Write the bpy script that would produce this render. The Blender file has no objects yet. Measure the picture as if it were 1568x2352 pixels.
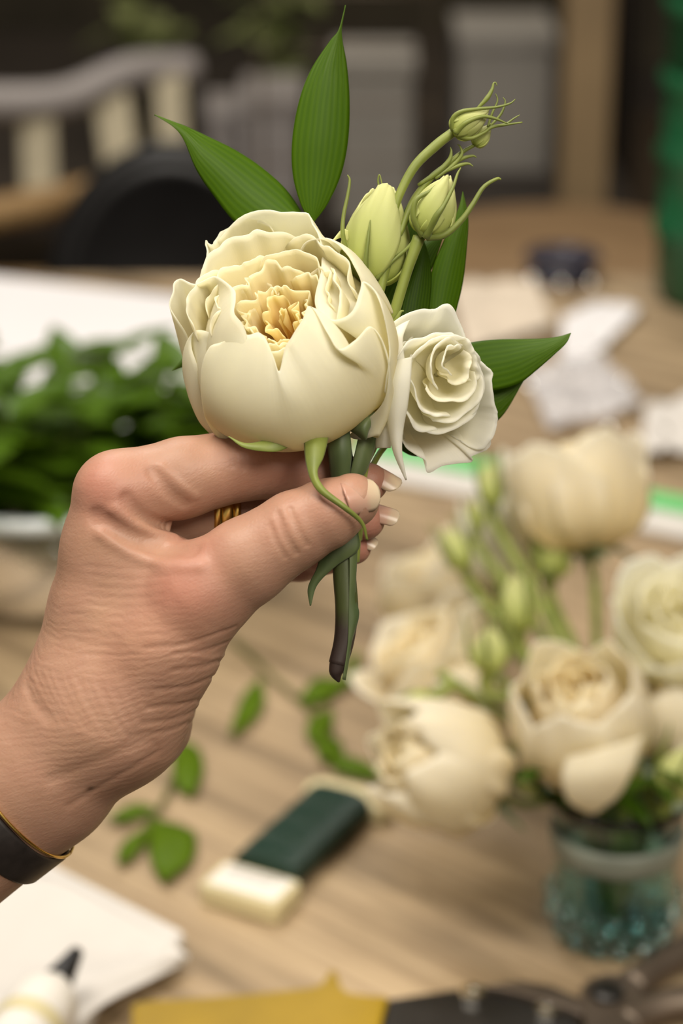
import bpy, math, random
import numpy as np
from mathutils import Vector, Matrix, noise

# ------------------------------------------------------------------ camera, world, lights, exposure
PITCH = math.radians(22.0)
TZ = 0.75                       # table top height
CAMH = TZ + 0.639
D0 = 0.68                       # focus distance
F = 2352 * 50 / 22.2            # focal length in pixels
U = D0 / F                      # metres per pixel at the focus distance
scn = bpy.context.scene
COL = scn.collection
cd = bpy.data.cameras.new('camera'); cam = bpy.data.objects.new('camera', cd); COL.objects.link(cam)
cam.location = (0, 0, CAMH); cam.rotation_euler = (math.pi/2 - PITCH, 0, 0)
cd.sensor_fit = 'VERTICAL'; cd.sensor_height = 22.2; cd.sensor_width = 14.8; cd.lens = 50
cd.dof.use_dof = True; cd.dof.focus_distance = D0 - 0.004; cd.dof.aperture_fstop = 4.6
cd.clip_start = 0.05; cd.clip_end = 50
scn.camera = cam
wd = bpy.data.worlds.new('world'); scn.world = wd; wd.use_nodes = True
bg = wd.node_tree.nodes['Background']; bg.inputs[0].default_value = (1.0, 0.88, 0.70, 1); bg.inputs[1].default_value = 0.32
def area(name, loc, target, size, power, color):
    l = bpy.data.lights.new(name, 'AREA'); l.shape = 'DISK'; l.size = size; l.energy = power; l.color = color
    o = bpy.data.objects.new(name, l); COL.objects.link(o); o.location = loc
    o.rotation_euler = (Vector(target)-Vector(loc)).to_track_quat('-Z', 'Y').to_euler()
    return o
area('ceiling_light', (-0.45, 0.55, 2.55), (0, 0.75, 1.1), 0.8, 27, (1.0, 0.93, 0.82))
area('ceiling_light', (0.55, -0.35, 2.35), (0.05, 0.7, 1.1), 0.8, 26, (1.0, 0.92, 0.80))
area('ceiling_light', (-0.5, 2.1, 2.7), (-0.3, 1.9, 0.75), 0.6, 18, (1.0, 0.96, 0.93))
area('ceiling_light', (0.2, 3.4, 2.7), (0.0, 4.0, 0.6), 0.7, 9, (1.0, 0.9, 0.76))
scn.view_settings.view_transform = 'Standard'; scn.view_settings.look = 'None'
scn.view_settings.gamma = 1; scn.view_settings.use_curve_mapping = False
scn.view_settings.exposure = 0.0

# ------------------------------------------------------------------ frames
FWD = Vector((0, math.cos(PITCH), -math.sin(PITCH))); UPV = Vector((0, math.sin(PITCH), math.cos(PITCH))); RT = Vector((1, 0, 0))
CAM = Vector((0, 0, CAMH))
def ray(px, py): return FWD + RT*((px-784)/F) + UPV*((1176-py)/F)
def W(px, py, depth): return CAM + ray(px, py)*depth                  # a point of the room at a given distance
def P(px, py, z=0): return W(px, py, D0 - z*U)                        # near the hand; z in pixels towards the viewer
def T(px, py, h=0.0):                                                  # a point on a level plane h above the table
    r = ray(px, py); return CAM + r*((TZ+h-CAMH)/r.z)
def H(px, py, z):
    r = ray(px, py); return CAM + r*((z-CAMH)/r.z)
def VD(x, y, z): return (RT*x + UPV*y - FWD*z).normalized()            # direction: right, up, towards viewer
def rnd(a, b): return random.uniform(a, b)
random.seed(5)

# ------------------------------------------------------------------ objects
BASE = {}
def tag(o, label=None, cat=None, group=None, kind=None):
    if label: o['label'] = label
    if cat: o['category'] = cat
    if group: o['group'] = group
    if kind: o['kind'] = kind
    return o
def thing(name, label, cat, loc, group=None):
    o = bpy.data.objects.new(name, None); COL.objects.link(o); o.location = loc; o.empty_display_size = 0.01
    BASE[o.name] = Vector(loc)
    return tag(o, label, cat, group)
def obj(name, verts, faces, mat, parent=None, loc=None, smooth=True, uv=None, attr=None, label=None, thick=0, bevel=0, sub=0):
    """one mesh object from world-space vertices"""
    if parent is not None: b = BASE[parent.name]
    else: b = Vector(loc) if loc is not None else Vector((0, 0, 0))
    V = np.array([tuple(v) for v in verts], dtype=float) - np.array(b)
    me = bpy.data.meshes.new(name); me.from_pydata(V.tolist(), [], [tuple(int(i) for i in f) for f in faces])
    if smooth: me.shade_smooth()
    if uv is not None:
        l = me.uv_layers.new(name='UVMap'); idx = np.zeros(len(me.loops), dtype=np.int32); me.loops.foreach_get('vertex_index', idx)
        l.data.foreach_set('uv', np.array(uv, dtype=np.float32)[idx].ravel())
    if attr:
        for k, a in attr.items():
            t = me.attributes.new(k, 'FLOAT', 'POINT'); t.data.foreach_set('value', np.array(a, dtype=np.float32).ravel())
    me.materials.append(mat); me.update()
    o = bpy.data.objects.new(name, me); COL.objects.link(o)
    if parent is not None: o.parent = parent
    else: o.location = b
    BASE[o.name] = b
    if thick:
        m = o.modifiers.new('Solidify', 'SOLIDIFY'); m.thickness = thick; m.offset = 0
    if bevel:
        m = o.modifiers.new('Bevel', 'BEVEL'); m.width = bevel; m.segments = 3; m.limit_method = 'ANGLE'
    if sub:
        m = o.modifiers.new('Subsurf', 'SUBSURF'); m.levels = sub; m.render_levels = sub
    if label: o['label'] = label
    return o
def copy_tree(o, loc=None, rotz=0, label=None, scale=None):
    c = o.copy(); COL.objects.link(c)
    if loc is not None: c.location = loc
    c.rotation_euler.z += rotz
    if scale: c.scale = scale
    if label: c['label'] = label
    for ch in list(o.children):
        d = ch.copy(); COL.objects.link(d); d.parent = c
        for g in ch.children:
            e = g.copy(); COL.objects.link(e); e.parent = d
    return c

# ------------------------------------------------------------------ mesh makers (return verts, faces, ...)
def crom(pts, n):
    p = np.array([tuple(q) for q in pts], dtype=float)
    if len(p) == 2: return p[0] + (p[1]-p[0])*np.linspace(0, 1, n)[:, None]
    q = np.vstack([2*p[0]-p[1], p, 2*p[-1]-p[-2]]); t = np.linspace(0, len(p)-1-1e-9, n); i = t.astype(int); f = (t-i)[:, None]
    a, b, c, d = q[i], q[i+1], q[i+2], q[i+3]
    return 0.5*((2*b)+(-a+c)*f+(2*a-5*b+4*c-d)*f**2+(-a+3*b-3*c+d)*f**3)
def tube(pts, radii, n=24, sides=10, flat=1.0):
    C = crom(pts, n); R = np.interp(np.linspace(0, 1, n), np.linspace(0, 1, len(radii)), radii)
    Tn = np.gradient(C, axis=0); Tn /= np.linalg.norm(Tn, axis=1)[:, None]+1e-12
    nrm = np.cross(Tn[0], [0.3, 0.9, 0.2]); nrm /= np.linalg.norm(nrm)
    V = []; Fc = []
    for i in range(n):
        nrm = nrm - Tn[i]*nrm.dot(Tn[i]); nrm /= np.linalg.norm(nrm); b = np.cross(Tn[i], nrm)
        for k in range(sides):
            a = 2*math.pi*k/sides; V.append(C[i] + R[i]*(nrm*math.cos(a)*flat + b*math.sin(a)))
    for i in range(n-1):
        for k in range(sides):
            Fc.append((i*sides+k, i*sides+(k+1) % sides, (i+1)*sides+(k+1) % sides, (i+1)*sides+k))
    V.append(C[0]-Tn[0]*R[0]*.5); V.append(C[-1]+Tn[-1]*R[-1]*.5)
    for k in range(sides):
        Fc.append((len(V)-2, (k+1) % sides, k)); Fc.append((len(V)-1, (n-1)*sides+k, (n-1)*sides+(k+1) % sides))
    return V, Fc
def lathe(prof, center, seg=48, axis=None, bump=None):
    V = []; Fc = []
    a = Vector(axis).normalized() if axis is not None else Vector((0, 0, 1))
    e1 = a.orthogonal().normalized(); e2 = a.cross(e1); c = Vector(center)
    for i, (r, z) in enumerate(prof):
        for k in range(seg):
            t = 2*math.pi*k/seg; rr = r + (bump(r, z, t) if bump else 0)
            V.append(c + e1*(rr*math.cos(t)) + e2*(rr*math.sin(t)) + a*z)
    for i in range(len(prof)-1):
        for k in range(seg):
            Fc.append((i*seg+k, i*seg+(k+1) % seg, (i+1)*seg+(k+1) % seg, (i+1)*seg+k))
    return V, Fc
def box(c, s, rz=0, axes=None):
    V = []; c = Vector(c)
    if axes is None: axes = (Vector((math.cos(rz), math.sin(rz), 0)), Vector((-math.sin(rz), math.cos(rz), 0)), Vector((0, 0, 1)))
    for x in (-1, 1):
        for y in (-1, 1):
            for z in (-1, 1): V.append(c + axes[0]*(x*s[0]/2) + axes[1]*(y*s[1]/2) + axes[2]*(z*s[2]/2))
    return V, [(0, 1, 3, 2), (4, 6, 7, 5), (0, 4, 5, 1), (2, 3, 7, 6), (0, 2, 6, 4), (1, 5, 7, 3)]
def join(*ms):
    V = []; Fc = []
    for v, f in ms:
        o = len(V); V += list(v); Fc += [tuple(i+o for i in q) for q in f]
    return V, Fc
def prism(poly, up):                                                    # poly: bottom ring of world points; up: vector
    n = len(poly); V = [Vector(p) for p in poly] + [Vector(p)+Vector(up) for p in poly]
    return V, [tuple(range(n))[::-1], tuple(range(n, 2*n))] + [(i, (i+1) % n, n+(i+1) % n, n+i) for i in range(n)]
def gridfaces(nu, nv): return [(j*nu+i, j*nu+i+1, (j+1)*nu+i+1, (j+1)*nu+i) for j in range(nv-1) for i in range(nu-1)]
def loft(A, B, nt=40, nw=13, cup=0.0, cupdir=None, wave=0.0, seed=0):
    """surface between two edge curves (world points); cup pushes the middle along cupdir"""
    a = crom(A, nt); b = crom(B, nt); V = []; UV = []
    cdv = np.array(tuple(cupdir if cupdir is not None else -FWD))
    for i in range(nt):
        w = np.linalg.norm(b[i]-a[i])
        for k in range(nw):
            s = k/(nw-1); m = 4*s*(1-s); p = a[i]*(1-s)+b[i]*s
            mid = -abs(2*s-1)
            V.append(p + cdv*(cup*w*(m) + wave*w*math.sin(i/nt*7+seed)*(2*s-1)**2 + cup*w*0.25*mid)); UV.append((s, i/(nt-1)))
    return V, gridfaces(nw, nt), UV

# ------------------------------------------------------------------ materials
class NT:
    def __init__(s, name):
        s.m = bpy.data.materials.new(name); s.m.use_nodes = True; s.t = s.m.node_tree; s.n = s.t.nodes; s.l = s.t.links
        s.b = s.n['Principled BSDF']; s.out = s.n['Material Output']
    def add(s, k, **kw):
        n = s.n.new(k)
        for a, v in kw.items():
            if a.startswith('_'): n.inputs[a[1:].replace('_', ' ')].default_value = v
            else: setattr(n, a, v)
        return n
    def ln(s, a, b): s.l.new(a, b)
    def coord(s, scale=(1, 1, 1), rot=(0, 0, 0), kind='Object'):
        tc = s.add('ShaderNodeTexCoord'); mp = s.add('ShaderNodeMapping'); mp.inputs['Scale'].default_value = scale; mp.inputs['Rotation'].default_value = rot
        if any(rot):
            m0 = s.add('ShaderNodeMapping'); m0.inputs['Rotation'].default_value = rot; mp.inputs['Rotation'].default_value = (0, 0, 0)
            s.ln(tc.outputs[kind], m0.inputs[0]); s.ln(m0.outputs[0], mp.inputs[0])
        else: s.ln(tc.outputs[kind], mp.inputs[0])
        return mp.outputs[0]
    def noise(s, vec, scale, detail=3, rough=.5, dist=0):
        n = s.add('ShaderNodeTexNoise'); n.inputs['Scale'].default_value = scale; n.inputs['Detail'].default_value = detail
        n.inputs['Roughness'].default_value = rough; n.inputs['Distortion'].default_value = dist
        if vec is not None: s.ln(vec, n.inputs['Vector'])
        return n.outputs['Fac']
    def ramp(s, fac, stops):
        r = s.add('ShaderNodeValToRGB'); e = r.color_ramp.elements
        while len(e) < len(stops): e.new(0.5)
        for q, (p, c) in zip(e, stops): q.position = p; q.color = (*c, 1)
        s.ln(fac, r.inputs[0]); return r.outputs[0]
    def mix(s, fac, a, b, mode='MIX'):
        m = s.add('ShaderNodeMix', data_type='RGBA', blend_type=mode)
        for i, v in ((0, fac), (6, a), (7, b)):
            if hasattr(v, 'is_linked') or hasattr(v, 'links'): s.ln(v, m.inputs[i])
            else: m.inputs[i].default_value = v if i == 0 else (*v, 1)
        return m.outputs[2]
    def bump(s, h, strength=.3, dist=.001, prev=None):
        b = s.add('ShaderNodeBump'); b.inputs['Strength'].default_value = strength; b.inputs['Distance'].default_value = dist
        s.ln(h, b.inputs['Height'])
        if prev is not None: s.ln(prev, b.inputs['Normal'])
        s.ln(b.outputs[0], s.b.inputs['Normal']); return b.outputs[0]
    def attr(s, name): return s.add('ShaderNodeAttribute', attribute_name=name).outputs['Fac']
    def base(s, c):
        if hasattr(c, 'links'): s.ln(c, s.b.inputs['Base Color'])
        else: s.b.inputs['Base Color'].default_value = (*c, 1)
    def set(s, **kw):
        for k, v in kw.items(): s.b.inputs[k.replace('_', ' ')].default_value = v
    def translucent(s, fac, col):
        tr = s.add('ShaderNodeBsdfTranslucent'); mx = s.add('ShaderNodeMixShader'); mx.inputs[0].default_value = fac
        if hasattr(col, 'links'): s.ln(col, tr.inputs[0])
        else: tr.inputs[0].default_value = (*col, 1)
        s.ln(s.b.outputs[0], mx.inputs[1]); s.ln(tr.outputs[0], mx.inputs[2]); s.ln(mx.outputs[0], s.out.inputs[0])
def plain(name, c, rough=.5, metal=0, var=.12, scale=30, **kw):
    t = NT(name); f = t.noise(t.coord(), scale); d = tuple(x*(1-var) for x in c); e = tuple(min(1, x*(1+var)) for x in c)
    t.base(t.ramp(f, [(.3, d), (.7, e)])); t.set(Roughness=rough, Metallic=metal, **kw); return t.m

def petal_mat(name, rim, mid, deep, trans=.35):
    t = NT(name); v = t.attr('v'); inn = t.attr('inner')
    c = t.coord(); n1 = t.noise(c, 90, 3)
    base_ = t.ramp(v, [(0.0, mid), (.55, tuple((a+b)/2 for a, b in zip(mid, rim))), (.95, rim)])
    deep_ = t.ramp(v, [(0.0, deep), (.72, tuple((a*.55+b*.45) for a, b in zip(mid, deep))), (.97, mid)])
    col = t.mix(inn, base_, deep_)
    col = t.mix(.04, col, t.ramp(n1, [(.35, (.8, .72, .5)), (.65, (1, 1, .95))]), 'MULTIPLY')
    t.base(col); t.set(Roughness=.55, Specular_IOR_Level=.25, Subsurface_Weight=.4, Subsurface_Scale=.006)
    t.b.inputs['Subsurface Radius'].default_value = (1, .9, .6)
    w = t.add('ShaderNodeTexWave', wave_type='BANDS', bands_direction='X'); w.inputs['Scale'].default_value = 7; w.inputs['Distortion'].default_value = 3; w.inputs['Detail'].default_value = 2
    t.ln(t.coord((3, .25, 1), kind='UV'), w.inputs[0])
    b = t.bump(w.outputs['Fac'], .03, .0005)
    t.bump(t.noise(t.coord((1, 1, 1)), 260, 4), .10, .0006, b)
    t.translucent(trans, col); return t.m
M = {}
M['rose'] = petal_mat('rose_petal', (.95, .93, .77), (.95, .85, .45), (.98, .62, .06), .5)
M['lisi'] = petal_mat('lisianthus_petal', (.97, .96, .87), (.96, .92, .68), (.97, .92, .62), .5)
M['bgrose'] = petal_mat('vase_rose_petal', (.95, .90, .74), (.93, .80, .42), (.95, .64, .22), .42)
M['budg'] = petal_mat('bud_petal', (.78, .79, .34), (.48, .58, .07), (.50, .58, .10), .35)
def leaf_mat(name, dark, light, edge, veins=9, rough=.35, tr=.18, haze=.0):
    t = NT(name); uv = t.coord((1, 1, 1), kind='UV')
    w = t.add('ShaderNodeTexWave', wave_type='BANDS', bands_direction='X'); w.inputs['Scale'].default_value = veins/3.14/2*2; w.inputs['Distortion'].default_value = 1.2; w.inputs['Detail'].default_value = 4; w.inputs['Detail Scale'].default_value = 3
    t.ln(uv, w.inputs[0])
    n = t.noise(t.coord((1, 1, 1)), 60, 3)
    c = t.mix(t.ramp(w.outputs['Fac'], [(.2, (0, 0, 0)), (.8, (1, 1, 1))]), dark, light)
    c = t.mix(.35, c, t.ramp(n, [(.3, dark), (.7, light)]))
    if haze:                                                            # dusty bloom near the tip
        sx = t.add('ShaderNodeSeparateXYZ'); t.ln(uv, sx.inputs[0])
        n2 = t.noise(t.coord((4, 1, 1), kind='UV'), 5, 6, .7)
        m = t.add('ShaderNodeMath', operation='MULTIPLY'); t.ln(t.ramp(sx.outputs[1], [(.45, (0, 0, 0)), (.95, (1, 1, 1))]), m.inputs[0]); t.ln(t.ramp(n2, [(.42, (0, 0, 0)), (.75, (1, 1, 1))]), m.inputs[1])
        c = t.mix(m.outputs[0], c, (.13, .20, .05))
    t.base(c); t.set(Roughness=rough, Specular_IOR_Level=.16); t.bump(w.outputs['Fac'], .07, .0005)
    t.translucent(tr, edge); return t.m
M['leaf'] = leaf_mat('ruscus_leaf', (.038, .090, .0004), (.052, .112, .0008), (.16, .27, .001), haze=1, rough=.5)
M['leafd'] = leaf_mat('dark_leaf', (.020, .048, .001), (.036, .075, .002), (.06, .12, .002), rough=.5, tr=.1)
M['leafb'] = leaf_mat('bowl_leaf', (.030, .075, .002), (.10, .185, .012), (.15, .28, .006), rough=.3)
M['leaft'] = leaf_mat('table_leaf', (.060, .115, .001), (.11, .19, .002), (.14, .24, .002), rough=.5)
def stem_mat(name, a, b, fuzz=.08):
    t = NT(name); c = t.coord((1, 1, .3)); n = t.noise(c, 120, 4)
    t.base(t.ramp(n, [(.3, a), (.7, b)])); t.set(Roughness=.55, Sheen_Weight=fuzz); t.bump(n, .25, .0005); return t.m
M['stem'] = stem_mat('green_stem', (.14, .175, .022), (.215, .25, .04))
M['sepal'] = stem_mat('sepal_green', (.11, .14, .018), (.19, .225, .035))
M['sepald'] = stem_mat('sepal_dark', (.045, .075, .022), (.10, .13, .045))
M['tip'] = stem_mat('brown_tip', (.18, .13, .04), (.30, .22, .08))
def rosestem():
    t = NT('rose_stem'); tc = t.add('ShaderNodeTexCoord'); s = t.add('ShaderNodeSeparateXYZ'); t.ln(tc.outputs['UV'], s.inputs[0])
    n = t.noise(t.coord((1, 1, .25)), 160, 4)
    ad = t.add('ShaderNodeMath', operation='MULTIPLY_ADD'); t.ln(n, ad.inputs[0]); ad.inputs[1].default_value = .14; t.ln(t.attr('v'), ad.inputs[2])
    c = t.ramp(ad.outputs[0], [(.0, (.045, .065, .02)), (.80, (.06, .075, .020)), (.88, (.035, .024, .018)), (1, (.03, .018, .015))])
    t.base(c); t.set(Roughness=.5); t.bump(n, .4, .0008); return t.m
M['rosestem'] = rosestem()
def skin():
    t = NT('skin'); c = t.coord(); red = t.attr('red')
    n1 = t.noise(c, 28, 4, .6); n2 = t.noise(c, 160, 3)
    base_ = t.ramp(n1, [(.3, (.335, .190, .122)), (.5, (.375, .214, .146)), (.72, (.405, .24, .155))])
    cc = t.mix(red, base_, (.40, .150, .110))
    cc = t.mix(.10, cc, t.ramp(n2, [(.35, (.6, .35, .3)), (.65, (1, 1, 1))]), 'MULTIPLY')
    cc = t.mix(t.attr('mole'), cc, (.16, .09, .055))
    t.base(cc); t.set(Roughness=.48, Specular_IOR_Level=.32, Subsurface_Weight=.22, Subsurface_Scale=.006)
    t.b.inputs['Subsurface Radius'].default_value = (1, .35, .18)
    v = t.add('ShaderNodeTexVoronoi', feature='DISTANCE_TO_EDGE'); v.inputs['Scale'].default_value = 620; t.ln(t.coord((1, 1, 1.7), (0, .5, 0)), v.inputs['Vector'])
    b = t.bump(v.outputs['Distance'], .16, .0005)
    w = t.add('ShaderNodeTexWave', wave_type='BANDS', bands_direction='Z'); w.inputs['Scale'].default_value = 150; w.inputs['Distortion'].default_value = 7; w.inputs['Detail'].default_value = 3; w.inputs['Detail Scale'].default_value = 1.2
    t.ln(t.coord((.8, .8, 1.0), (0, .22, 0)), w.inputs[0])
    wm = t.add('ShaderNodeMath', operation='MULTIPLY'); t.ln(w.outputs['Fac'], wm.inputs[0]); t.ln(t.attr('wrinkle'), wm.inputs[1])
    b = t.bump(wm.outputs[0], .14, .0004, b)
    t.bump(n2, .12, .0006, b)
    return t.m
M['skin'] = skin()
def nail():
    t = NT('nail'); n = t.noise(t.coord(), 90, 2)
    t.base(t.ramp(t.attr('v'), [(0, (.50, .27, .20)), (.55, (.55, .34, .25)), (.68, (.58, .43, .30)), (1, (.62, .50, .35))])); t.set(Roughness=.28, Subsurface_Weight=.1, Subsurface_Scale=.003); t.translucent(.2, (.8, .7, .5)); return t.m
M['nail'] = nail()
M['gold'] = plain('gold', (.85, .58, .16), .22, 1, .05)
M['strap'] = plain('leather_strap', (.018, .014, .013), .45, 0, .4, 200)
def wood(name, stops, ang, sc=(1, 1, 1), fine=1.0, rough=.55):
    t = NT(name); c = t.coord((2.2*sc[0], 26*sc[1], 1), (0, 0, ang)); n = t.noise(c, 1.6, 8, .62, .4)
    c2 = t.coord((6*sc[0], 170*sc[1], 1), (0, 0, ang)); n2 = t.noise(c2, 1.4, 6, .6)
    n3 = t.noise(t.coord((1, 1, 1)), 5.5, 4, .6)
    col = t.ramp(n, stops)
    col = t.mix(.45*fine, col, t.ramp(n2, [(.36, (.45, .38, .30)), (.56, (1, 1, 1))]), 'MULTIPLY')
    col = t.mix(.5, col, t.ramp(n3, [(.35, (.72, .66, .60)), (.62, (1.0, .97, .93))]), 'MULTIPLY')
    t.base(col); t.set(Roughness=rough); t.bump(n2, .3, .001); return t.m
g0 = T(1150, 2150); g1 = T(1330, 2235); GA = math.atan2(g1.y-g0.y, g1.x-g0.x)
M['table'] = wood('table_wood', [(.30, (.16, .115, .065)), (.44, (.32, .235, .14)), (.56, (.45, .335, .205)), (.72, (.54, .41, .25))], -GA)
M['tan'] = wood('tan_wood', [(.3, (.26, .16, .075)), (.7, (.38, .25, .13))], .3)
M['oak'] = wood('oak', [(.3, (.30, .18, .07)), (.7, (.46, .30, .13))], .3)
M['paper'] = plain('white_paper', (.86, .84, .85), .6, 0, .02, 6)
M['napkin'] = plain('white_napkin', (.66, .625, .585), .8, 0, .03, 40)
M['tissue'] = plain('cream_tissue', (.70, .60, .48), .8, 0, .06, 30)
M['label'] = plain('label_paper', (.78, .74, .68), .6, 0, .03, 60)
M['ink'] = plain('grey_ink', (.28, .27, .27), .7)
M['card'] = plain('cream_card', (.66, .58, .34), .55, 0, .08)
def wire():
    t = NT('green_wire'); w = t.add('ShaderNodeTexWave', wave_type='BANDS', bands_direction='X'); w.inputs['Scale'].default_value = 300; w.inputs['Distortion'].default_value = 2
    t.ln(t.coord(), w.inputs[0]); t.base(t.ramp(w.outputs['Fac'], [(.1, (.004, .016, .010)), (.8, (.015, .048, .03))])); t.set(Roughness=.32); t.bump(w.outputs['Fac'], .5, .0006); return t.m
M['wire'] = wire()
M['yellow'] = plain('yellow_grip', (.31, .195, .004), .42, 0, .12, 25)
M['blackm'] = plain('black_metal', (.022, .02, .018), .35, .3, .3, 50)
M['greym'] = plain('brown_grey_metal', (.13, .10, .075), .42, .6, .25, 40)
M['chrome'] = plain('chrome', (.75, .73, .68), .15, 1, .05)
def glass(name, c, rough=.02, ior=1.45):
    t = NT(name); t.base(c); t.set(Roughness=rough, IOR=ior, Transmission_Weight=1.0); t.bump(t.noise(t.coord(), 60, 2), .15, .002); return t.m
M['glass'] = glass('clear_glass', (.93, .97, .95))
M['rim'] = plain('bowl_rim_glass', (.72, .78, .78), .08, 0, .03, Transmission_Weight=.45, Specular_IOR_Level=1.0)
M['aqua'] = glass('aqua_glass', (.52, .80, .82), .04)
M['aquab'] = glass('aqua_bead', (.75, .95, .96), .02)
M['frost'] = plain('frosted_band', (.20, .22, .18), .45, 0, .15, 60)
def film():
    t = NT('clear_film'); t.base((.9, .88, .9)); t.set(Roughness=.12, Alpha=.45, Specular_IOR_Level=1.0); return t.m
M['film'] = film()
M['lime'] = plain('lime_plastic', (.16, .60, .20), .4, 0, .06)
M['cream'] = plain('cream_wax', (.46, .40, .27), .6, 0, .1, 12)
M['grey'] = plain('grey_white_board', (.30, .28, .25), .6, 0, .1, 8)
M['greyl'] = plain('pale_grey_plastic', (.34, .31, .30), .4, 0, .08, 8)
M['dark'] = plain('dark_brown', (.030, .022, .016), .6, 0, .5, 3)
M['black'] = plain('black_vinyl', (.007, .0065, .007), .4, 0, .3, 20)
M['navy'] = plain('dark_blue_plastic', (.035, .034, .055), .25)
M['greenbin'] = plain('dark_green_plastic', (.008, .085, .030), .42, 0, .2, 14)
M['beige'] = plain('beige_wood', (.30, .21, .11), .6, 0, .15, 8)
M['wall'] = plain('brown_wall', (.055, .045, .028), .8, 0, .5, 2.5)
M['floor'] = plain('brown_floor', (.085, .06, .038), .6, 0, .3, 5)
M['bgleaf'] = leaf_mat('far_leaf', (.10, .16, .02), (.40, .40, .20), (.2, .3, .05), rough=.5)
M['olive'] = leaf_mat('stem_leaf', (.09, .12, .02), (.16, .19, .04), (.2, .3, .03), rough=.5)

# ------------------------------------------------------------------ the room
def struct(name, m, mat, **kw):
    o = obj(name, m[0], m[1], mat, smooth=False, **kw); o['kind'] = 'structure'; return o
struct('floor', box((0, 2.5, -.025), (7, 9, .05)), M['floor'])
struct('wall_back', box((0, 6.55, 1.4), (7, .1, 2.8)), M['wall'])
struct('wall_left', box((-3.45, 2.5, 1.4), (.1, 8, 2.8)), M['wall'])
struct('wall_right', box((3.45, 2.5, 1.4), (.1, 8, 2.8)), M['wall'])
struct('baseboard_back', box((0, 6.48, .06), (6.8, .04, .12)), M['dark'])

# work table
tb = thing('work_table', 'large wooden work table with streaky tan grain under the vase and tools', 'table', (0.1, 1.48, 0))
obj('tabletop', *box((0.1, 1.49, TZ-.018), (2.3, 1.44, .036)), M['table'], tb, smooth=False, bevel=.004)
obj('apron', *box((0.1, 2.12, TZ-.086), (2.1, .025, .10)), M['table'], tb, smooth=False)
for x in (-.95, 1.15):
    for y in (.85, 2.1): obj('leg', *box((x, y, (TZ-.036)/2), (.07, .07, TZ-.036)), M['table'], tb, smooth=False, bevel=.004)

# ------------------------------------------------------------------ flowers
class Frame:
    def __init__(s, O, axis, spin=0, ref=None):
        s.O = Vector(O); s.a = Vector(axis).normalized()
        s.e1 = ((ref or RT) - s.a*(ref or RT).dot(s.a)).normalized(); s.e2 = s.a.cross(s.e1)
        if spin:
            c, d = math.cos(spin), math.sin(spin); s.e1, s.e2 = s.e1*c + s.e2*d, s.e2*c - s.e1*d
    def pt(s, x, y, h): return s.O + s.e1*x + s.e2*y + s.a*h
    def px(s, px, py, h):                                              # point of the ray at height h along the axis
        r = ray(px, py); d = (s.O + s.a*h - CAM).dot(s.a)/r.dot(s.a); q = CAM + r*d - s.O
        return (q.dot(s.e1), q.dot(s.e2), h)
def sn(x, y, s):                                                        # smooth numpy noise
    rs = np.random.RandomState(s); o = np.zeros(np.broadcast(x, y).shape)
    for k in range(4):
        a, b, c = rs.uniform(.6, 2.2)*(1+.6*k), rs.uniform(.4, 1.6)*(1+.5*k), rs.uniform(0, 6.28); o = o + np.sin(a*x+b*y+c)/(1+.5*k)
    return o/2.2
def petal(fr, rim, belly, mat, parent, name='petal', low=0.0, p2=.72, nu=40, nv=26, ruf=0.0, rf=7, fold=0.0, curl=0.0, inner=0.0, seed=0, thick=.00035, label=None, scal=0.0, r0=.002, twist=0.0, soft=0.0):
    """rim: outline points (x, y, h) in the flower frame; the surface runs from the base out over the belly to the outline"""
    R = crom(rim, nu); u = np.linspace(-1, 1, nu); v = np.linspace(0, 1, nv)
    r = np.hypot(R[:, 0], R[:, 1]); th = np.unwrap(np.arctan2(R[:, 1], R[:, 0])); h = R[:, 2]
    uu, vv = np.meshgrid(u, v); r_, th_, h_ = r[None], th[None], h[None]
    if soft:
        k_ = np.exp(-(np.arange(-30, 31)/(soft*nu))**2); k_ /= k_.sum()
        sm = lambda q: np.convolve(np.pad(q, 30, 'edge'), k_, 'valid')
        ws = np.clip((vv-.60)/.40, 0, 1)**1.3; ws = ws*ws*(3-2*ws)
        r_ = sm(r)[None]*(1-ws)+r_*ws; th_ = sm(th)[None]*(1-ws)+th_*ws; h_ = sm(h)[None]*(1-ws)+h_*ws
    b = belly if np.isscalar(belly) else np.interp(u, np.linspace(-1, 1, len(belly)), belly)[None]
    w = 1-vv
    rr = r0*w**3 + 3*w*w*vv*b + 3*w*vv**2*b + vv**3*r_
    hh = 3*w*w*vv*low + 3*w*vv**2*h_*p2 + vv**3*h_
    e = np.clip((vv-.45)/.55, 0, 1)**2
    rr = rr + ruf*e*sn(uu*rf, vv*2.0, seed) + fold*np.clip(vv, 0, 1)**1.5*sn(uu*2.6, vv*2.2, seed+9) + curl*np.clip((vv-.8)/.2, 0, 1)**2
    hh = hh + ruf*.55*e*sn(uu*rf*1.3, vv*1.5, seed+3) - abs(curl)*.35*np.clip((vv-.86)/.14, 0, 1)**2
    if scal: hh = hh - scal*np.clip((vv-.75)/.25, 0, 1)*np.abs(sn(uu*rf*2.3, vv*0, seed+5))
    tt = th_ + twist*vv + (ruf*.35/np.maximum(rr, .008))*e*sn(uu*rf*1.1, vv*3, seed+4)
    V = (np.array(fr.O)[None, None] + (rr*np.cos(tt))[..., None]*np.array(fr.e1) + (rr*np.sin(tt))[..., None]*np.array(fr.e2) + hh[..., None]*np.array(fr.a)).reshape(-1, 3)
    uv = np.stack([(uu.ravel()+1)/2, vv.ravel()], 1)
    return obj(name, V, gridfaces(nu, nv), mat, parent, uv=uv, attr={'v': vv.ravel(), 'inner': np.full(vv.size, inner)}, thick=thick, label=label)
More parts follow.
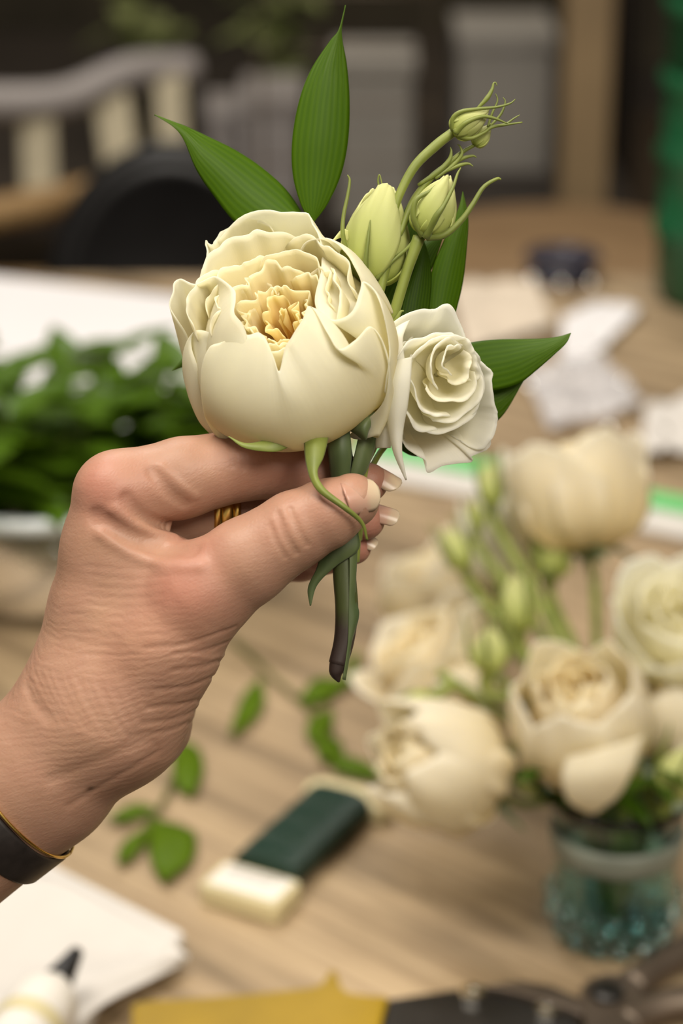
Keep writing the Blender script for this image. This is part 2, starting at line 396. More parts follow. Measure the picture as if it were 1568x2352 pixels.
def arc_rim(th0, span, R, Hh, drop=.35, n=9, pw=2.4, point=0.0):
    L = []
    for i in range(n):
        s = -1+2*i/(n-1); t = th0+s*span/2; hh = Hh*(1-drop*abs(s)**pw) + point*Hh*math.exp(-(s/.18)**2)
        L.append((R*math.cos(t), R*math.sin(t), hh))
    return L
def sepal_tube(name, pts, r, mat, parent, flat=1, n=18): return obj(name, *tube(pts, r, n, 8, flat), mat, parent)

# --- main rose
RO = thing('cream_rose', 'large cream garden rose with ruffled yellow heart, held upright between the fingers', 'flower', P(790, 1300, -3))
AX = VD(-.27, .62, .74); fr = Frame(P(650+62, 775+143, 30-170), AX)
u = U
def rim(*pts): return [fr.px(x, y, h*u) for x, y, h in pts]
# back petals
petal(fr, rim((690, 640, 200), (800, 690, 230), (832, 655, 290), (800, 585, 345), (757, 552, 370), (700, 560, 330), (680, 600, 280)), 285*u, M['rose'], RO, seed=1, ruf=3*u, fold=5*u)
petal(fr, rim((470, 640, 240), (488, 590, 300), (505, 555, 345), (545, 508, 370), (600, 487, 385), (650, 488, 388), (700, 492, 385), (715, 520, 370), (735, 565, 350), (755, 600, 300), (750, 640, 240)), 275*u, M['rose'], RO, seed=2, ruf=5*u, rf=8, fold=5*u, curl=8*u)
petal(fr, rim((440, 700, 240), (460, 640, 300), (475, 600, 330), (470, 555, 345), (485, 560, 345), (510, 535, 350), (560, 500, 360), (620, 520, 340), (640, 560, 300)), 262*u, M['rose'], RO, seed=3, ruf=7*u, rf=10, fold=4*u)
# left petal with rolled lip
petal(fr, rim((540, 900, 130), (570, 850, 220), (572, 790, 305), (556, 745, 340), (538, 708, 362), (546, 668, 366), (500, 636, 362), (455, 652, 352), (420, 642, 342), (402, 662, 335), (398, 705, 318), (425, 760, 270), (455, 850, 180)), [250*u, 255*u, 258*u, 272*u, 292*u], M['rose'], RO, seed=4, ruf=4*u, rf=8, fold=7*u, curl=6*u, nu=80, nv=36, soft=.05)
# right petal, shell-shaped fold
petal(fr, rim((885, 900, 150), (895, 840, 210), (893, 780, 255), (876, 710, 315), (857, 668, 338), (830, 648, 350), (824, 668, 345), (815, 700, 336), (795, 726, 325), (765, 736, 316), (738, 725, 314), (724, 690, 318), (738, 625, 325), (742, 590, 300), (770, 640, 240)), [265*u, 288*u, 290*u, 285*u, 270*u], M['rose'], RO, seed=5, ruf=2*u, fold=4*u, nu=80, nv=36, soft=.07)
# the big front petal with its deep notches
petal(fr, rim((800, 1000, 20), (880, 925, 120), (893, 850, 200), (880, 780, 262), (850, 750, 292), (818, 782, 292), (780, 802, 296), (750, 765, 318), (713, 704, 342), (690, 736, 334), (668, 775, 318), (655, 800, 305), (641, 850, 286), (628, 822, 300), (612, 780, 318), (596, 764, 325), (570, 770, 322), (545, 763, 324), (515, 782, 314), (483, 797, 302), (482, 840, 262), (500, 890, 205), (540, 940, 140), (600, 975, 60)),
      [296*u, 300*u, 302*u, 306*u, 304*u, 302*u, 300*u, 296*u, 290*u, 284*u], M['rose'], RO, seed=6, ruf=3*u, rf=14, fold=9*u, nu=150, nv=52, soft=.10)
petal(fr, rim((600, 975, 40), (520, 940, 110), (475, 890, 175), (450, 830, 230), (438, 770, 272), (470, 760, 285), (540, 800, 280), (590, 840, 250)), [270*u, 292*u, 292*u, 280*u, 262*u], M['rose'], RO, seed=8, ruf=2*u, fold=3*u, soft=.06)
# inner ruffled petals: middle ring, then the yellow heart
rs = random.Random(11)
ring = [  # centre angle in the picture (deg, 0 right, 90 up), radius, height, span, ruffle, inner
 (112, 200, 372, 90, 12, .15), (152, 190, 350, 60, 14, .15), (50, 190, 358, 80, 10, .2), (0, 165, 338, 75, 10, .25), (265, 112, 300, 80, 8, .3), (310, 116, 306, 70, 8, .3),
 (125, 155, 352, 80, 17, .4), (172, 135, 335, 70, 16, .35), (75, 150, 350, 80, 12, .5), (20, 140, 338, 70, 12, .5),
 (150, 115, 338, 90, 18, .6), (205, 86, 310, 80, 10, .65), (95, 112, 344, 95, 14, .7), (35, 105, 332, 80, 12, .75), (-30, 92, 298, 90, 8, .6), (250, 84, 292, 80, 8, .6),
 (130, 74, 330, 100, 18, .8), (190, 72, 314, 90, 15, .85), (65, 70, 326, 100, 13, .9), (0, 62, 296, 100, 10, .9), (265, 55, 280, 90, 10, .9),
 (120, 40, 318, 120, 15, .95), (215, 34, 292, 120, 12, 1), (20, 34, 300, 120, 11, 1), (90, 12, 300, 150, 9, 1)]
frh = Frame(P(650+62+16, 775+143, 30-170)+AX*(110*u), AX)
for k, (dg, R_, h_, sp, rf_, inn) in enumerate(ring):
    th = math.radians(dg+rs.uniform(-9, 9)); ff = frh if R_ < 120 else fr; dh = 110 if R_ < 120 else 0; h_ -= dh
    petal(ff, arc_rim(th, math.radians(sp), R_*u, h_*u, .16, 9, 3), R_*(1.05 if dh == 0 else .95)*u, M['rose'], RO, seed=30+k, ruf=rf_*u*1.0, rf=rs.uniform(2.8, 4.4), fold=rf_*.9*u, inner=inn*(.62 if R_ > 45 else 1), nu=46, nv=24, scal=2.5*u, p2=.6, r0=.001, curl=rs.uniform(-4, 10)*u)
# calyx, sepals, stem
obj('calyx', *lathe([(0, -30*u), (24*u, -26*u), (40*u, -4*u), (60*u, 12*u), (40*u, 25*u), (0, 30*u)], fr.O + AX*(-4*u), 24, AX), M['sepald'], RO)
def px3(L): return [P(*q) for q in L]
m = loft(px3([(525, 1003, 90), (560, 1018, 100), (595, 1015, 100), (625, 1000, 90), (665, 985, 60)]), px3([(525, 1003, 90), (560, 1028, 105), (610, 1037, 112), (650, 1033, 100), (700, 1000, 60)]), cup=.15)
obj('sepal', m[0], m[1], M['sepal'], RO, uv=m[2], thick=.0005)
m = loft(px3([(700, 985, 60), (699, 1015, 110), (703, 1060, 138), (714, 1100, 166), (735, 1132, 180), (786, 1168, 182), (828, 1202, 160), (842, 1240, 142)]), px3([(760, 975, 60), (752, 1010, 110), (742, 1050, 138), (728, 1085, 166), (744, 1121, 180), (796, 1163, 182), (833, 1199, 160), (844, 1240, 142)]), nt=60, cup=.25)
obj('sepal', m[0], m[1], M['sepal'], RO, uv=m[2], thick=.0006)
m = loft(px3([(790, 985, 20), (820, 960, 40), (858, 945, 40)]), px3([(810, 990, 10), (838, 1010, 50), (845, 990, 60), (862, 950, 40)]), cup=.3)
obj('sepal', m[0], m[1], M['sepald'], RO, uv=m[2], thick=.0006)
tm = tube(px3([(722, 930, -150), (752, 965, -95), (778, 1020, -40), (788, 1100, -12), (787, 1200, -4), (791, 1320, -2), (796, 1400, 0), (790, 1470, 0), (776, 1525, 2)]), [20*u, 26*u, 27*u, 27*u, 26*u, 27*u, 27*u, 24*u, 22*u], 60, 16)
zz = np.array([tuple(v) for v in tm[0]])[:, 2]; vv_ = (zz.max()-zz)/(zz.max()-zz.min())
st = obj('stem', *tm, M['rosestem'], RO, attr={'v': vv_})
obj('cut_end', *tube(px3([(777, 1520, 2), (772, 1545, 2), (778, 1566, 2)]), [21*u, 17*u, 3*u], 10, 12), M['rosestem'], RO, attr={'v': np.ones(10*12+2)})
m = loft(px3([(752, 985, 20), (755, 1040, 26), (762, 1110, 6), (768, 1180, 4)]), px3([(800, 975, 30), (806, 1040, 34), (800, 1110, 18), (800, 1180, 6)]), cup=.25)
obj('stem_leaf', m[0], m[1], M['sepald'], RO, uv=m[2], thick=.0006)
m = loft(px3([(862, 950, 10), (866, 1000, 0), (845, 1070, 4), (820, 1110, 6)]), px3([(830, 965, 24), (822, 1010, 22), (808, 1070, 20), (795, 1120, 12)]), cup=.2)
obj('stem_leaf', m[0], m[1], M['sepald'], RO, uv=m[2], thick=.0006)
m = loft(px3([(768, 1200, 20), (740, 1258, 28), (728, 1305, 24), (708, 1350, 20), (712, 1391, 18)]), px3([(820, 1215, 28), (822, 1262, 30), (770, 1300, 30), (728, 1342, 22), (713, 1391, 18)]), cup=.12)
obj('stem_leaf', m[0], m[1], M['sepald'], RO, uv=m[2], thick=.0006)
m = loft(px3([(800, 1210, 24), (802, 1300, 26), (800, 1400, 26), (798, 1480, 22), (786, 1560, 12)]), px3([(822, 1215, 16), (818, 1290, 14), (815, 1370, 12), (823, 1412, 12), (808, 1470, 12), (792, 1562, 8)]), cup=.1)
obj('stem_leaf', m[0], m[1], M['sepald'], RO, uv=m[2], thick=.0006)

# --- white lisianthus bloom
LI = thing('white_lisianthus', 'open white lisianthus bloom with crumpled petal edges, right of the big rose', 'flower', P(880, 960, -20))
LX = VD(.42, .02, .90); fr = Frame(P(925, 905, -130), LX)
def rim(*pts): return [fr.px(x, y, h*u) for x, y, h in pts]
lb = M['lisi']
petal(fr, rim((900, 880, 60), (905, 800, 120), (905, 755, 150), (950, 722, 165), (985, 715, 170), (1000, 716, 172), (1030, 702, 178), (1055, 745, 180), (1075, 790, 180), (1100, 830, 170), (1090, 880, 120)), 120*u, lb, LI, seed=51, ruf=2.5*u, rf=9, fold=5*u, low=10*u, p2=.55, curl=6*u, nu=60, scal=2*u)
petal(fr, rim((1060, 800, 90), (1090, 820, 150), (1122, 850, 165), (1130, 880, 168), (1134, 930, 165), (1138, 960, 158), (1125, 1010, 150), (1090, 1030, 130), (1040, 1000, 90)), 125*u, lb, LI, seed=52, ruf=3*u, rf=9, fold=4*u, low=10*u, p2=.6, curl=4*u, nu=60, scal=2*u)
petal(fr, rim((1080, 960, 70), (1122, 1012, 128), (1080, 1040, 128), (1078, 1050, 120), (1030, 1058, 118), (985, 1072, 110), (978, 1046, 115), (945, 1020, 110), (925, 1000, 100), (915, 960, 80)), 105*u, lb, LI, seed=53, ruf=3*u, rf=8, fold=4*u, low=0, p2=.5, curl=10*u, nu=60, scal=2*u)
petal(fr, rim((930, 1010, 60), (925, 960, 110), (905, 900, 130), (905, 850, 140), (908, 815, 140), (930, 790, 130), (950, 780, 90)), 95*u, lb, LI, seed=54, ruf=4*u, rf=8, fold=5*u, low=0, p2=.5, curl=8*u, nu=50, scal=2*u)
fr2 = Frame(P(925, 905, -130), LX)
for k, (pts, zt) in enumerate([(((908, 830, 70), (890, 870, 80), (885, 930, 72), (893, 985, 60), (905, 1040, 52), (932, 1102, 40)), ((945, 820, 70), (942, 870, 92), (935, 930, 90), (925, 985, 74), (922, 1040, 60), (933, 1102, 40))),
        (((905, 880, 10), (882, 930, 20), (866, 985, 10), (864, 1030, 0)), ((935, 890, 30), (910, 940, 50), (902, 985, 44), (896, 1028, 24))),
        (((900, 760, 30), (893, 782, 50), (896, 815, 60), (912, 840, 60)), ((940, 735, 40), (925, 770, 66), (925, 800, 74), (930, 840, 72)))]):
    m = loft(px3(pts), px3(zt), nt=44, cup=.28, wave=.06, seed=k)
    obj('petal', m[0], m[1], lb, LI, uv=m[2], attr={'v': np.full(len(m[0]), .9), 'inner': np.zeros(len(m[0]))}, thick=.0006)
ringL = [(100, 112, 182, 120, 0, 1004, 890), (-5, 112, 172, 110, 0, 1004, 890), (-75, 108, 160, 120, 0, 1004, 890), (190, 100, 165, 130, 0, 1004, 890),
         (-45, 94, 172, 150, .1, 1014, 880), (195, 84, 176, 140, .1, 1020, 880), (80, 84, 184, 120, 0, 1025, 868),
         (-80, 64, 172, 170, .3, 1034, 862), (130, 58, 182, 170, .1, 1040, 852), (10, 60, 180, 110, .2, 1036, 852),
         (-50, 36, 174, 160, .5, 1044, 844), (140, 32, 186, 190, .2, 1046, 838)]
for k, (dg, R_, h_, sp, inn, cx_, cy_) in enumerate(ringL):
    dxy = 175*.9/.90; frc = Frame(P(cx_-LX.dot(RT)*175, cy_+LX.dot(UPV)*175, -130+10)+LX*(95*u), LX); h_ -= 95
    petal(frc, arc_rim(math.radians(dg), math.radians(sp), R_*u, h_*u, .22, 11, 2.4), R_*.9*u, lb, LI, seed=70+k, ruf=5*u, rf=3.2, fold=6*u, inner=inn, nu=46, nv=22, scal=3*u, p2=.5, curl=7*u, twist=.35, r0=.001)
obj('calyx', *lathe([(0, -26*u), (12*u, -24*u), (20*u, 0), (28*u, 26*u), (10*u, 36*u), (0, 38*u)], fr.O, 20, LX), M['sepal'], LI)
obj('stem', *tube(px3([(920, 910, -140), (885, 960, -70), (850, 1030, -28), (826, 1090, -14), (818, 1200, -8), (814, 1290, -4)]), [15*u, 15*u, 15*u, 14*u, 13*u, 12*u], 30, 12), M['stem'], LI)

# --- lisianthus buds on one branching stem
BU = thing('lisianthus_spray', 'branching pale green lisianthus stem with four closed buds, behind the rose', 'flower stem', P(822, 1240, -12))
def pxt(name, L, r, mat=None, par=None, flat=1, n=20): return obj(name, *tube(px3(L), [q*u for q in r], n, 10, flat), mat or M['stem'], par or BU)
pxt('stem', [(822, 1240, -26), (832, 1100, -40), (868, 900, -60), (888, 790, -20), (905, 720, 0), (935, 620, 5), (962, 545, 5)], [10, 11, 12, 13, 13, 13, 15], n=40)
pxt('stem', [(850, 1000, -50), (862, 800, -40), (868, 700, 10), (882, 630, 15), (898, 568, 15)], [9, 9, 10, 11, 12], n=30)
pxt('stem', [(898, 568, 15), (900, 520, 15), (912, 460, 12), (950, 385, 5), (1000, 335, 0), (1042, 302, 0)], [9, 9, 10, 11, 12, 11], n=30)
pxt('stem', [(902, 562, 14), (925, 520, 5), (950, 460, -15), (990, 408, -20), (1030, 375, -20), (1060, 350, -22), (1095, 330, -22)], [9, 8, 9, 8, 6, 5, 4], n=30)
pxt('stem', [(895, 612, -5), (915, 595, -20), (940, 570, -30)], [5, 5, 5])
def bud(par, O, ax, R, Hh, seed, mat, sep=None, open_=.2, spin=0, np_=5, tipr=.12):
    f = Frame(O, ax, spin)
    b = bpy.data.objects.new('bud', None); COL.objects.link(b); b.parent = par; BASE[b.name] = BASE[par.name]
    for k in range(np_):
        th = spin+k*2*math.pi/np_
        petal(f, arc_rim(th, 2.0, R*(tipr+open_*.3*(k % 2)), Hh*(1-.04*(k % 3)), .35, 9, 2), R*1.22*(1-.03*k), mat, b, seed=seed+k, ruf=R*.03, rf=6, fold=R*.06, nu=28, nv=22, p2=.62, twist=.9, scal=R*.06, r0=R*.1, low=-.02*Hh)
    if not sep: b.parent = par
    return b, f
bud(BU, P(848, 652, -40), VD(.17, .97, .05), 86*u, 232*u, 90, M['budg'], open_=1.2, tipr=.22)
bud(BU, P(975, 540, 5), VD(.36, .92, .12), 56*u, 148*u, 100, M['budg'], tipr=.15)
bud(BU, P(1040, 305, 0), VD(.83, .52, .18), 37*u, 98*u, 110, M['budg'], tipr=.06)
bud(BU, P(1092, 335, -22), VD(.55, .83, 0), 20*u, 62*u, 120, M['budg'], tipr=.06)
m = loft(px3([(800, 555, 10), (785, 545, 25), (765, 552, 30)]), px3([(798, 530, 10), (785, 528, 25), (765, 552, 30)]), cup=.2)
obj('petal_tip', m[0], m[1], M['budg'], BU, uv=m[2], attr={'v': np.full(len(m[0]), .95), 'inner': np.zeros(len(m[0]))}, thick=.0005)
for L, r in [([(835, 655, -10), (805, 600, 20), (788, 545, 45), (788, 500, 45), (798, 450, 40), (803, 415, 36), (798, 402, 36)], [3, 6, 5.5, 4.5, 4, 3, 1.5]),
             ([(842, 650, 25), (840, 600, 44), (845, 550, 48), (850, 505, 44)], [7, 6, 4.5, 1]),
             ([(898, 572, 22), (895, 530, 28), (885, 490, 28), (869, 474, 28)], [7, 6, 4, 1.2]),
             ([(865, 640, 20), (900, 600, 28), (935, 570, 10), (952, 548, -10)], [5, 5, 4, 3]),
             ([(868, 460, -60), (872, 440, -60), (868, 415, -58), (872, 402, -55), (880, 440, -55), (882, 450, -55)], [3, 3, 2.4, 1.5, 2, 1]),
             ([(972, 540, 24), (950, 500, 42), (955, 460, 50), (985, 440, 48), (1000, 425, 40)], [10, 8, 6, 4, 1]),
             ([(978, 545, 30), (1000, 500, 60), (1020, 470, 62), (1040, 430, 52), (1050, 400, 42), (1058, 385, 38)], [10, 8, 5, 4, 3, 1.2]),
             ([(980, 545, 25), (1020, 540, 35), (1060, 505, 35), (1085, 470, 34), (1110, 430, 30), (1140, 411, 26), (1150, 412, 24)], [9, 8, 7, 6, 5, 4, 2]),
             ([(1042, 300, 18), (1040, 272, 28), (1060, 256, 34), (1100, 250, 34), (1140, 246, 30), (1170, 238, 26), (1183, 228, 24)], [7, 6, 5, 4, 3, 2.4, 1.2]),
             ([(1046, 305, 25), (1070, 282, 38), (1105, 268, 36), (1135, 272, 30), (1165, 284, 24)], [8, 6, 4.5, 3.5, 1.5]),
             ([(1048, 312, 10), (1080, 318, 20), (1110, 305, 16), (1130, 292, 10), (1165, 286, 4), (1199, 281, 2)], [6, 5, 4, 4, 3, 1.6]),
             ([(1095, 250, 0), (1118, 226, 0), (1130, 205, 0), (1133, 192, 0), (1138, 190, 0), (1141, 197, 0)], [3, 6, 4, 2.4, 1.6, 1]),
             ([(1120, 292, -10), (1130, 260, -10), (1142, 232, -10), (1138, 215, -10)], [3, 3, 2, 1]),
             ([(1125, 290, -6), (1150, 262, -6), (1160, 235, -6), (1155, 224, -6)], [3, 3, 2, 1]),
             ([(1130, 290, -6), (1160, 285, -6), (1180, 272, -6), (1193, 264, -6)], [3, 3, 2, 1]),
             ([(960, 425, -10), (1005, 395, -10), (1030, 370, -10), (1036, 350, -8), (1034, 338, -8)], [4, 7, 6, 3, 1]),
             ([(1000, 410, -10), (1040, 380, -10), (1060, 355, -8), (1056, 336, -8), (1050, 332, -8)], [4, 5, 4, 2, 1]),
             ([(1020, 395, -10), (1055, 380, -10), (1075, 376, -8), (1086, 382, -8)], [4, 5, 3, 1]),
             ([(1030, 385, -12), (1060, 365, -12), (1085, 358, -10), (1094, 362, -10)], [4, 5, 3, 1]),
             ([(900, 745, 20), (912, 730, 24), (920, 716, 26), (927, 714, 26)], [4, 5, 3, 1.5])]:
    pxt('sepal', L, [q*1.0 for q in r], M['sepal'], flat=1.0, n=26)

# --- ruscus sprigs: glossy leaves around the flowers
def leafpx(par, A, B, mat=None, cup=.12, z=-60, name='leaf', wave=.03, thick=.0004):
    fa = [q if len(q) == 3 else (*q, z) for q in A]; fb = [q if len(q) == 3 else (*q, z) for q in B]
    m = loft(px3(fa), px3(fb), nt=48, nw=17, cup=cup, wave=wave)
    return obj(name, m[0], m[1], mat or M['leaf'], par, uv=m[2], thick=thick)
R1 = thing('leafy_sprig', 'leafy green sprig with one upright and one leftward glossy leaf above the rose', 'greenery', P(770, 1120, -60))
leafpx(R1, [(716, 515, -120), (690, 468, -112), (672, 400, -106), (671, 320, -100), (687, 230, -98), (714, 160, -98), (757, 95, -98), (778, 68, -100), (793, 12, -104)],
       [(716, 515, -120), (752, 468, -124), (783, 400, -126), (799, 320, -122), (802, 230, -118), (796, 150, -114), (786, 95, -108), (784, 62, -104), (793, 12, -104)], cup=.10)
leafpx(R1, [(712, 520, -140), (660, 440, -150), (600, 385, -146), (540, 345, -138), (480, 315, -128), (430, 292, -120), (395, 279, -114), (355, 264, -108)],
       [(700, 545, -130), (620, 560, -128), (545, 515, -122), (490, 448, -114), (450, 388, -110), (424, 325, -108), (400, 293, -108), (355, 264, -108)], cup=.12)
leafpx(R1, [(520, 780, -150), (470, 788, -148), (440, 802, -145), (395, 852, -140)], [(520, 840, -150), (475, 832, -148), (440, 836, -145), (395, 852, -140)], cup=.1)
obj('stem', *tube(px3([(716, 512, -120), (730, 560, -170), (752, 760, -240), (770, 960, -130), (786, 1100, -36), (800, 1230, -32), (803, 1300, -26)]), [5*u, 6*u, 9*u, 9*u, 8*u, 8*u, 7*u], 40, 8), M['sepal'], R1)
obj('leaf_stalk', *tube(px3([(700, 500, -140), (722, 560, -170)]), [5*u, 6*u], 8, 8), M['sepal'], R1)
R2 = thing('leafy_sprig', 'dark green leafy sprig standing upright behind the bud stems', 'greenery', P(810, 1120, -60))
leafpx(R2, [(985, 760, -150), (984, 680, -150), (992, 620, -148), (1022, 545, -146), (1052, 480, -144), (1062, 440, -144)], [(1030, 790, -165), (1045, 722, -170), (1062, 650, -170), (1071, 570, -166), (1074, 500, -158), (1062, 440, -144)], z=-150)
leafpx(R2, [(915, 790, -120), (920, 720, -118), (935, 660, -116), (958, 600, -114), (970, 545, -112)], [(975, 780, -140), (986, 700, -138), (990, 640, -132), (984, 590, -122), (970, 545, -112)], M['leafd'])
leafpx(R2, [(880, 800, -150), (868, 700, -150), (900, 620, -148), (955, 565, -146), (1020, 535, -140)], [(930, 800, -150), (945, 700, -152), (985, 630, -150), (1005, 580, -146), (1020, 535, -140)], M['leafd'])
leafpx(R2, [(850, 660, -170), (890, 560, -166), (930, 480, -160), (945, 455, -158)], [(900, 680, -170), (960, 560, -166), (960, 500, -160), (945, 455, -158)], M['leafd'])
obj('stem', *tube(px3([(985, 775, -150), (935, 820, -175), (885, 900, -180), (850, 1010, -90), (826, 1100, -40), (818, 1230, -34)]), [6*u, 7*u, 8*u, 8*u, 8*u, 7*u], 30, 8), M['sepal'], R2)
R3 = thing('leafy_sprig', 'green leafy sprig pointing right from behind the white lisianthus', 'greenery', P(830, 1110, -60))
leafpx(R3, [(960, 860, -170), (1010, 812, -165), (1078, 788, -158), (1140, 780, -150), (1200, 779, -142), (1250, 778, -134), (1285, 773, -128), (1311, 765, -122)],
       [(960, 870, -170), (1030, 905, -150), (1130, 897, -138), (1192, 880, -132), (1232, 850, -128), (1272, 815, -124), (1300, 788, -122), (1311, 765, -122)], cup=.1)
leafpx(R3, [(960, 900, -190), (1060, 870, -188), (1140, 870, -184), (1202, 874, -178)], [(1000, 1010, -190), (1090, 992, -188), (1150, 958, -184), (1202, 874, -178)], M['leaf'])
leafpx(R3, [(890, 990, -150), (930, 985, -150), (1000, 1010, -150)], [(905, 1022, -148), (945, 1046, -146), (1000, 1046, -146)], M['leafd'])
obj('stem', *tube(px3([(1000, 960, -186), (930, 985, -180), (880, 1030, -120), (850, 1080, -70), (832, 1120, -50), (826, 1200, -42)]), [6*u, 7*u, 7*u, 7*u, 7*u, 6*u], 24, 8), M['sepal'], R3)

# ------------------------------------------------------------------ the hand (signed distance field, then one continuous mesh)
def cpt(px, py, z):                                                     # camera-space metres
    d = D0 - z*U; return np.array([(px-784)/F*d, (1176-py)/F*d, -d])
def cone(X, a, b, ra, rb):                                              # round cone
    ba = b-a; L2 = ba.dot(ba); t = np.clip(((X-a)@ba)/L2, 0, 1); q = X - (a + t[..., None]*ba)
    return np.sqrt((q*q).sum(-1)) - (ra+(rb-ra)*t)
def smin(a, b, k):
    h = np.clip(.5+.5*(b-a)/k, 0, 1); return b*(1-h)+a*h - k*h*(1-h)
def chain(X, L, k):
    d = None
    for (p, q) in zip(L[:-1], L[1:]):
        c = cone(X, cpt(*p[:3]), cpt(*q[:3]), p[3]*U, q[3]*U); d = c if d is None else smin(d, c, k*U)
    return d
PALM = [[(-420, 2170, -190, 190), (90, 1775, -110, 176), (215, 1640, -70, 168)],
        [(-420, 2170, -280, 180), (90, 1775, -235, 168), (215, 1640, -240, 160)],
        [(205, 1640, -80, 160), (235, 1400, -50, 112), (272, 1137, -20, 98)],
        [(200, 1640, -160, 150), (235, 1400, -150, 116), (262, 1165, -150, 92)],
        [(200, 1650, -250, 140), (250, 1420, -260, 110), (285, 1230, -275, 84)],
        [(220, 1660, -320, 120), (270, 1450, -345, 95), (325, 1300, -375, 70)],
        [(270, 1640, -60, 165), (370, 1480, 0, 132), (455, 1368, 40, 110)],
        [(300, 1640, -220, 150), (360, 1500, -220, 120), (400, 1400, -260, 90)],
        [(290, 1300, -90, 95), (400, 1330, -60, 90)],
        [(250, 1260, -40, 92), (350, 1330, -5, 88)]]
FING = [[(452, 1368, 42, 112), (565, 1290, 66, 99), (678, 1216, 80, 86), (750, 1180, 88, 77), (808, 1150, 92, 62)],
        [(272, 1137, -20, 99), (420, 1097, -45, 92), (558, 1066, -70, 83), (650, 1075, -92, 74), (740, 1092, -105, 68), (846, 1108, -82, 46)],
        [(262, 1165, -150, 92), (430, 1180, -190, 84), (600, 1176, -225, 78), (760, 1188, -190, 62), (838, 1194, -128, 47)],
        [(285, 1230, -275, 84), (600, 1250, -330, 70), (745, 1258, -255, 58), (812, 1256, -170, 42)],
        [(325, 1300, -375, 70), (590, 1295, -400, 58), (690, 1290, -310, 46), (765, 1282, -240, 36)]]
BUMPS = [((212, 1118, 55), 60, -5), ((440, 1372, 140), 55, -7), ((600, 1060, 10), 60, 0), ((400, 1480, 110), 90, -4), ((120, 1640, 60), 70, 6)]
CR = []                                                                 # creases: (points, width, depth)
def sdf(X, creases=True):
    palm = None
    for L in PALM:
        c = chain(X, L, 30); palm = c if palm is None else smin(palm, c, 60*U)
    out = None
    for i, L in enumerate(FING):
        c = chain(X, L, 16); c = smin(palm, c, (42 if i == 0 else 30)*U); out = c if out is None else smin(out, c, 5*U)
    for (p, w, d) in BUMPS:
        if d: out = out + d*U*np.exp(-((X-cpt(*p))**2).sum(-1)/(w*U)**2)
    if creases:
        for pts, w, dep in CR:
            pa = np.array(pts); m_ = ((X > pa.min(0)-2.6*w*U) & (X < pa.max(0)+2.6*w*U)).all(-1)
            if not m_.any(): continue
            Xm = X[m_]; best = None
            for a, b in zip(pts[:-1], pts[1:]):
                c = cone(Xm, a, b, 0, 0); best = c if best is None else np.minimum(best, c)
            out[m_] += dep*U*np.exp(-(best/(w*U))**2)
    return out
def surf(px, py, zs=260):
    d = D0 - zs*U
    for _ in range(60):
        p = np.array([(px-784)/F*d, (1176-py)/F*d, -d]); s = float(sdf(p[None], False)[0]); d += s*.9
        if abs(s) < 2e-5 or d > D0+500*U: break
    return p
CREASES = [
 ([(222, 1188), (290, 1232), (370, 1256), (440, 1262)], 18, 15), ([(235, 1225), (300, 1268), (380, 1298), (460, 1300)], 16, -8), ([(262, 1172), (320, 1208), (370, 1224), (400, 1232)], 13, -8),
 ([(290, 1145), (320, 1182), (365, 1202), (395, 1207)], 14, 9),
 ([(350, 1085), (385, 1130), (425, 1158)], 11, 9),
 ([(372, 1070), (410, 1110), (450, 1140)], 9, -4),
 ([(638, 1180), (655, 1230), (680, 1270)], 7, 5), ([(665, 1168), (684, 1215), (705, 1252)], 7, 4), ([(620, 1205), (635, 1245), (655, 1280)], 5, 3),
 ([(330, 1490), (430, 1478), (540, 1440)], 6, 3), ([(400, 1502), (470, 1495), (530, 1470)], 5, 4), ([(400, 1540), (470, 1530), (515, 1512)], 6, 4), ([(420, 1500), (480, 1512), (530, 1500)], 5, -2.5),
 ([(360, 1585), (440, 1575), (505, 1545)], 6, 4), ([(340, 1625), (430, 1615), (490, 1590)], 6, 4), ([(330, 1660), (400, 1652), (470, 1622)], 7, 3), ([(300, 1690), (380, 1680), (455, 1650)], 7, 3),
 ([(120, 1790), (220, 1750), (330, 1700)], 16, 3), ([(160, 1850), (260, 1790), (360, 1730)], 10, 3), ([(60, 1570), (75, 1610), (110, 1650)], 12, 3),
 ([(540, 1010), (555, 1040), (560, 1075)], 7, 2), ([(520, 1005), (532, 1035), (536, 1070)], 6, 2)]
rw = random.Random(3)
for k in range(16):                                                     # fine lines across the wrist
    x = 60+k*16+rw.uniform(-5, 5); y = 1560+k*4
    CREASES.append(([(x, y-30), (x+28, y+35), (x+70, y+100)], 5, 1.0))
for k in range(10):
    x = 180+rw.uniform(-20, 40); y = 1300+k*22
    CREASES.append(([(x, y), (x+80, y+8), (x+170, y+2)], 5, .8))
for pts, w, dep in CREASES:
    q = [surf(*p) for p in crom([(a, b, 0) for a, b in pts], 7)[:, :2]]
    CR.append((q, w, dep))
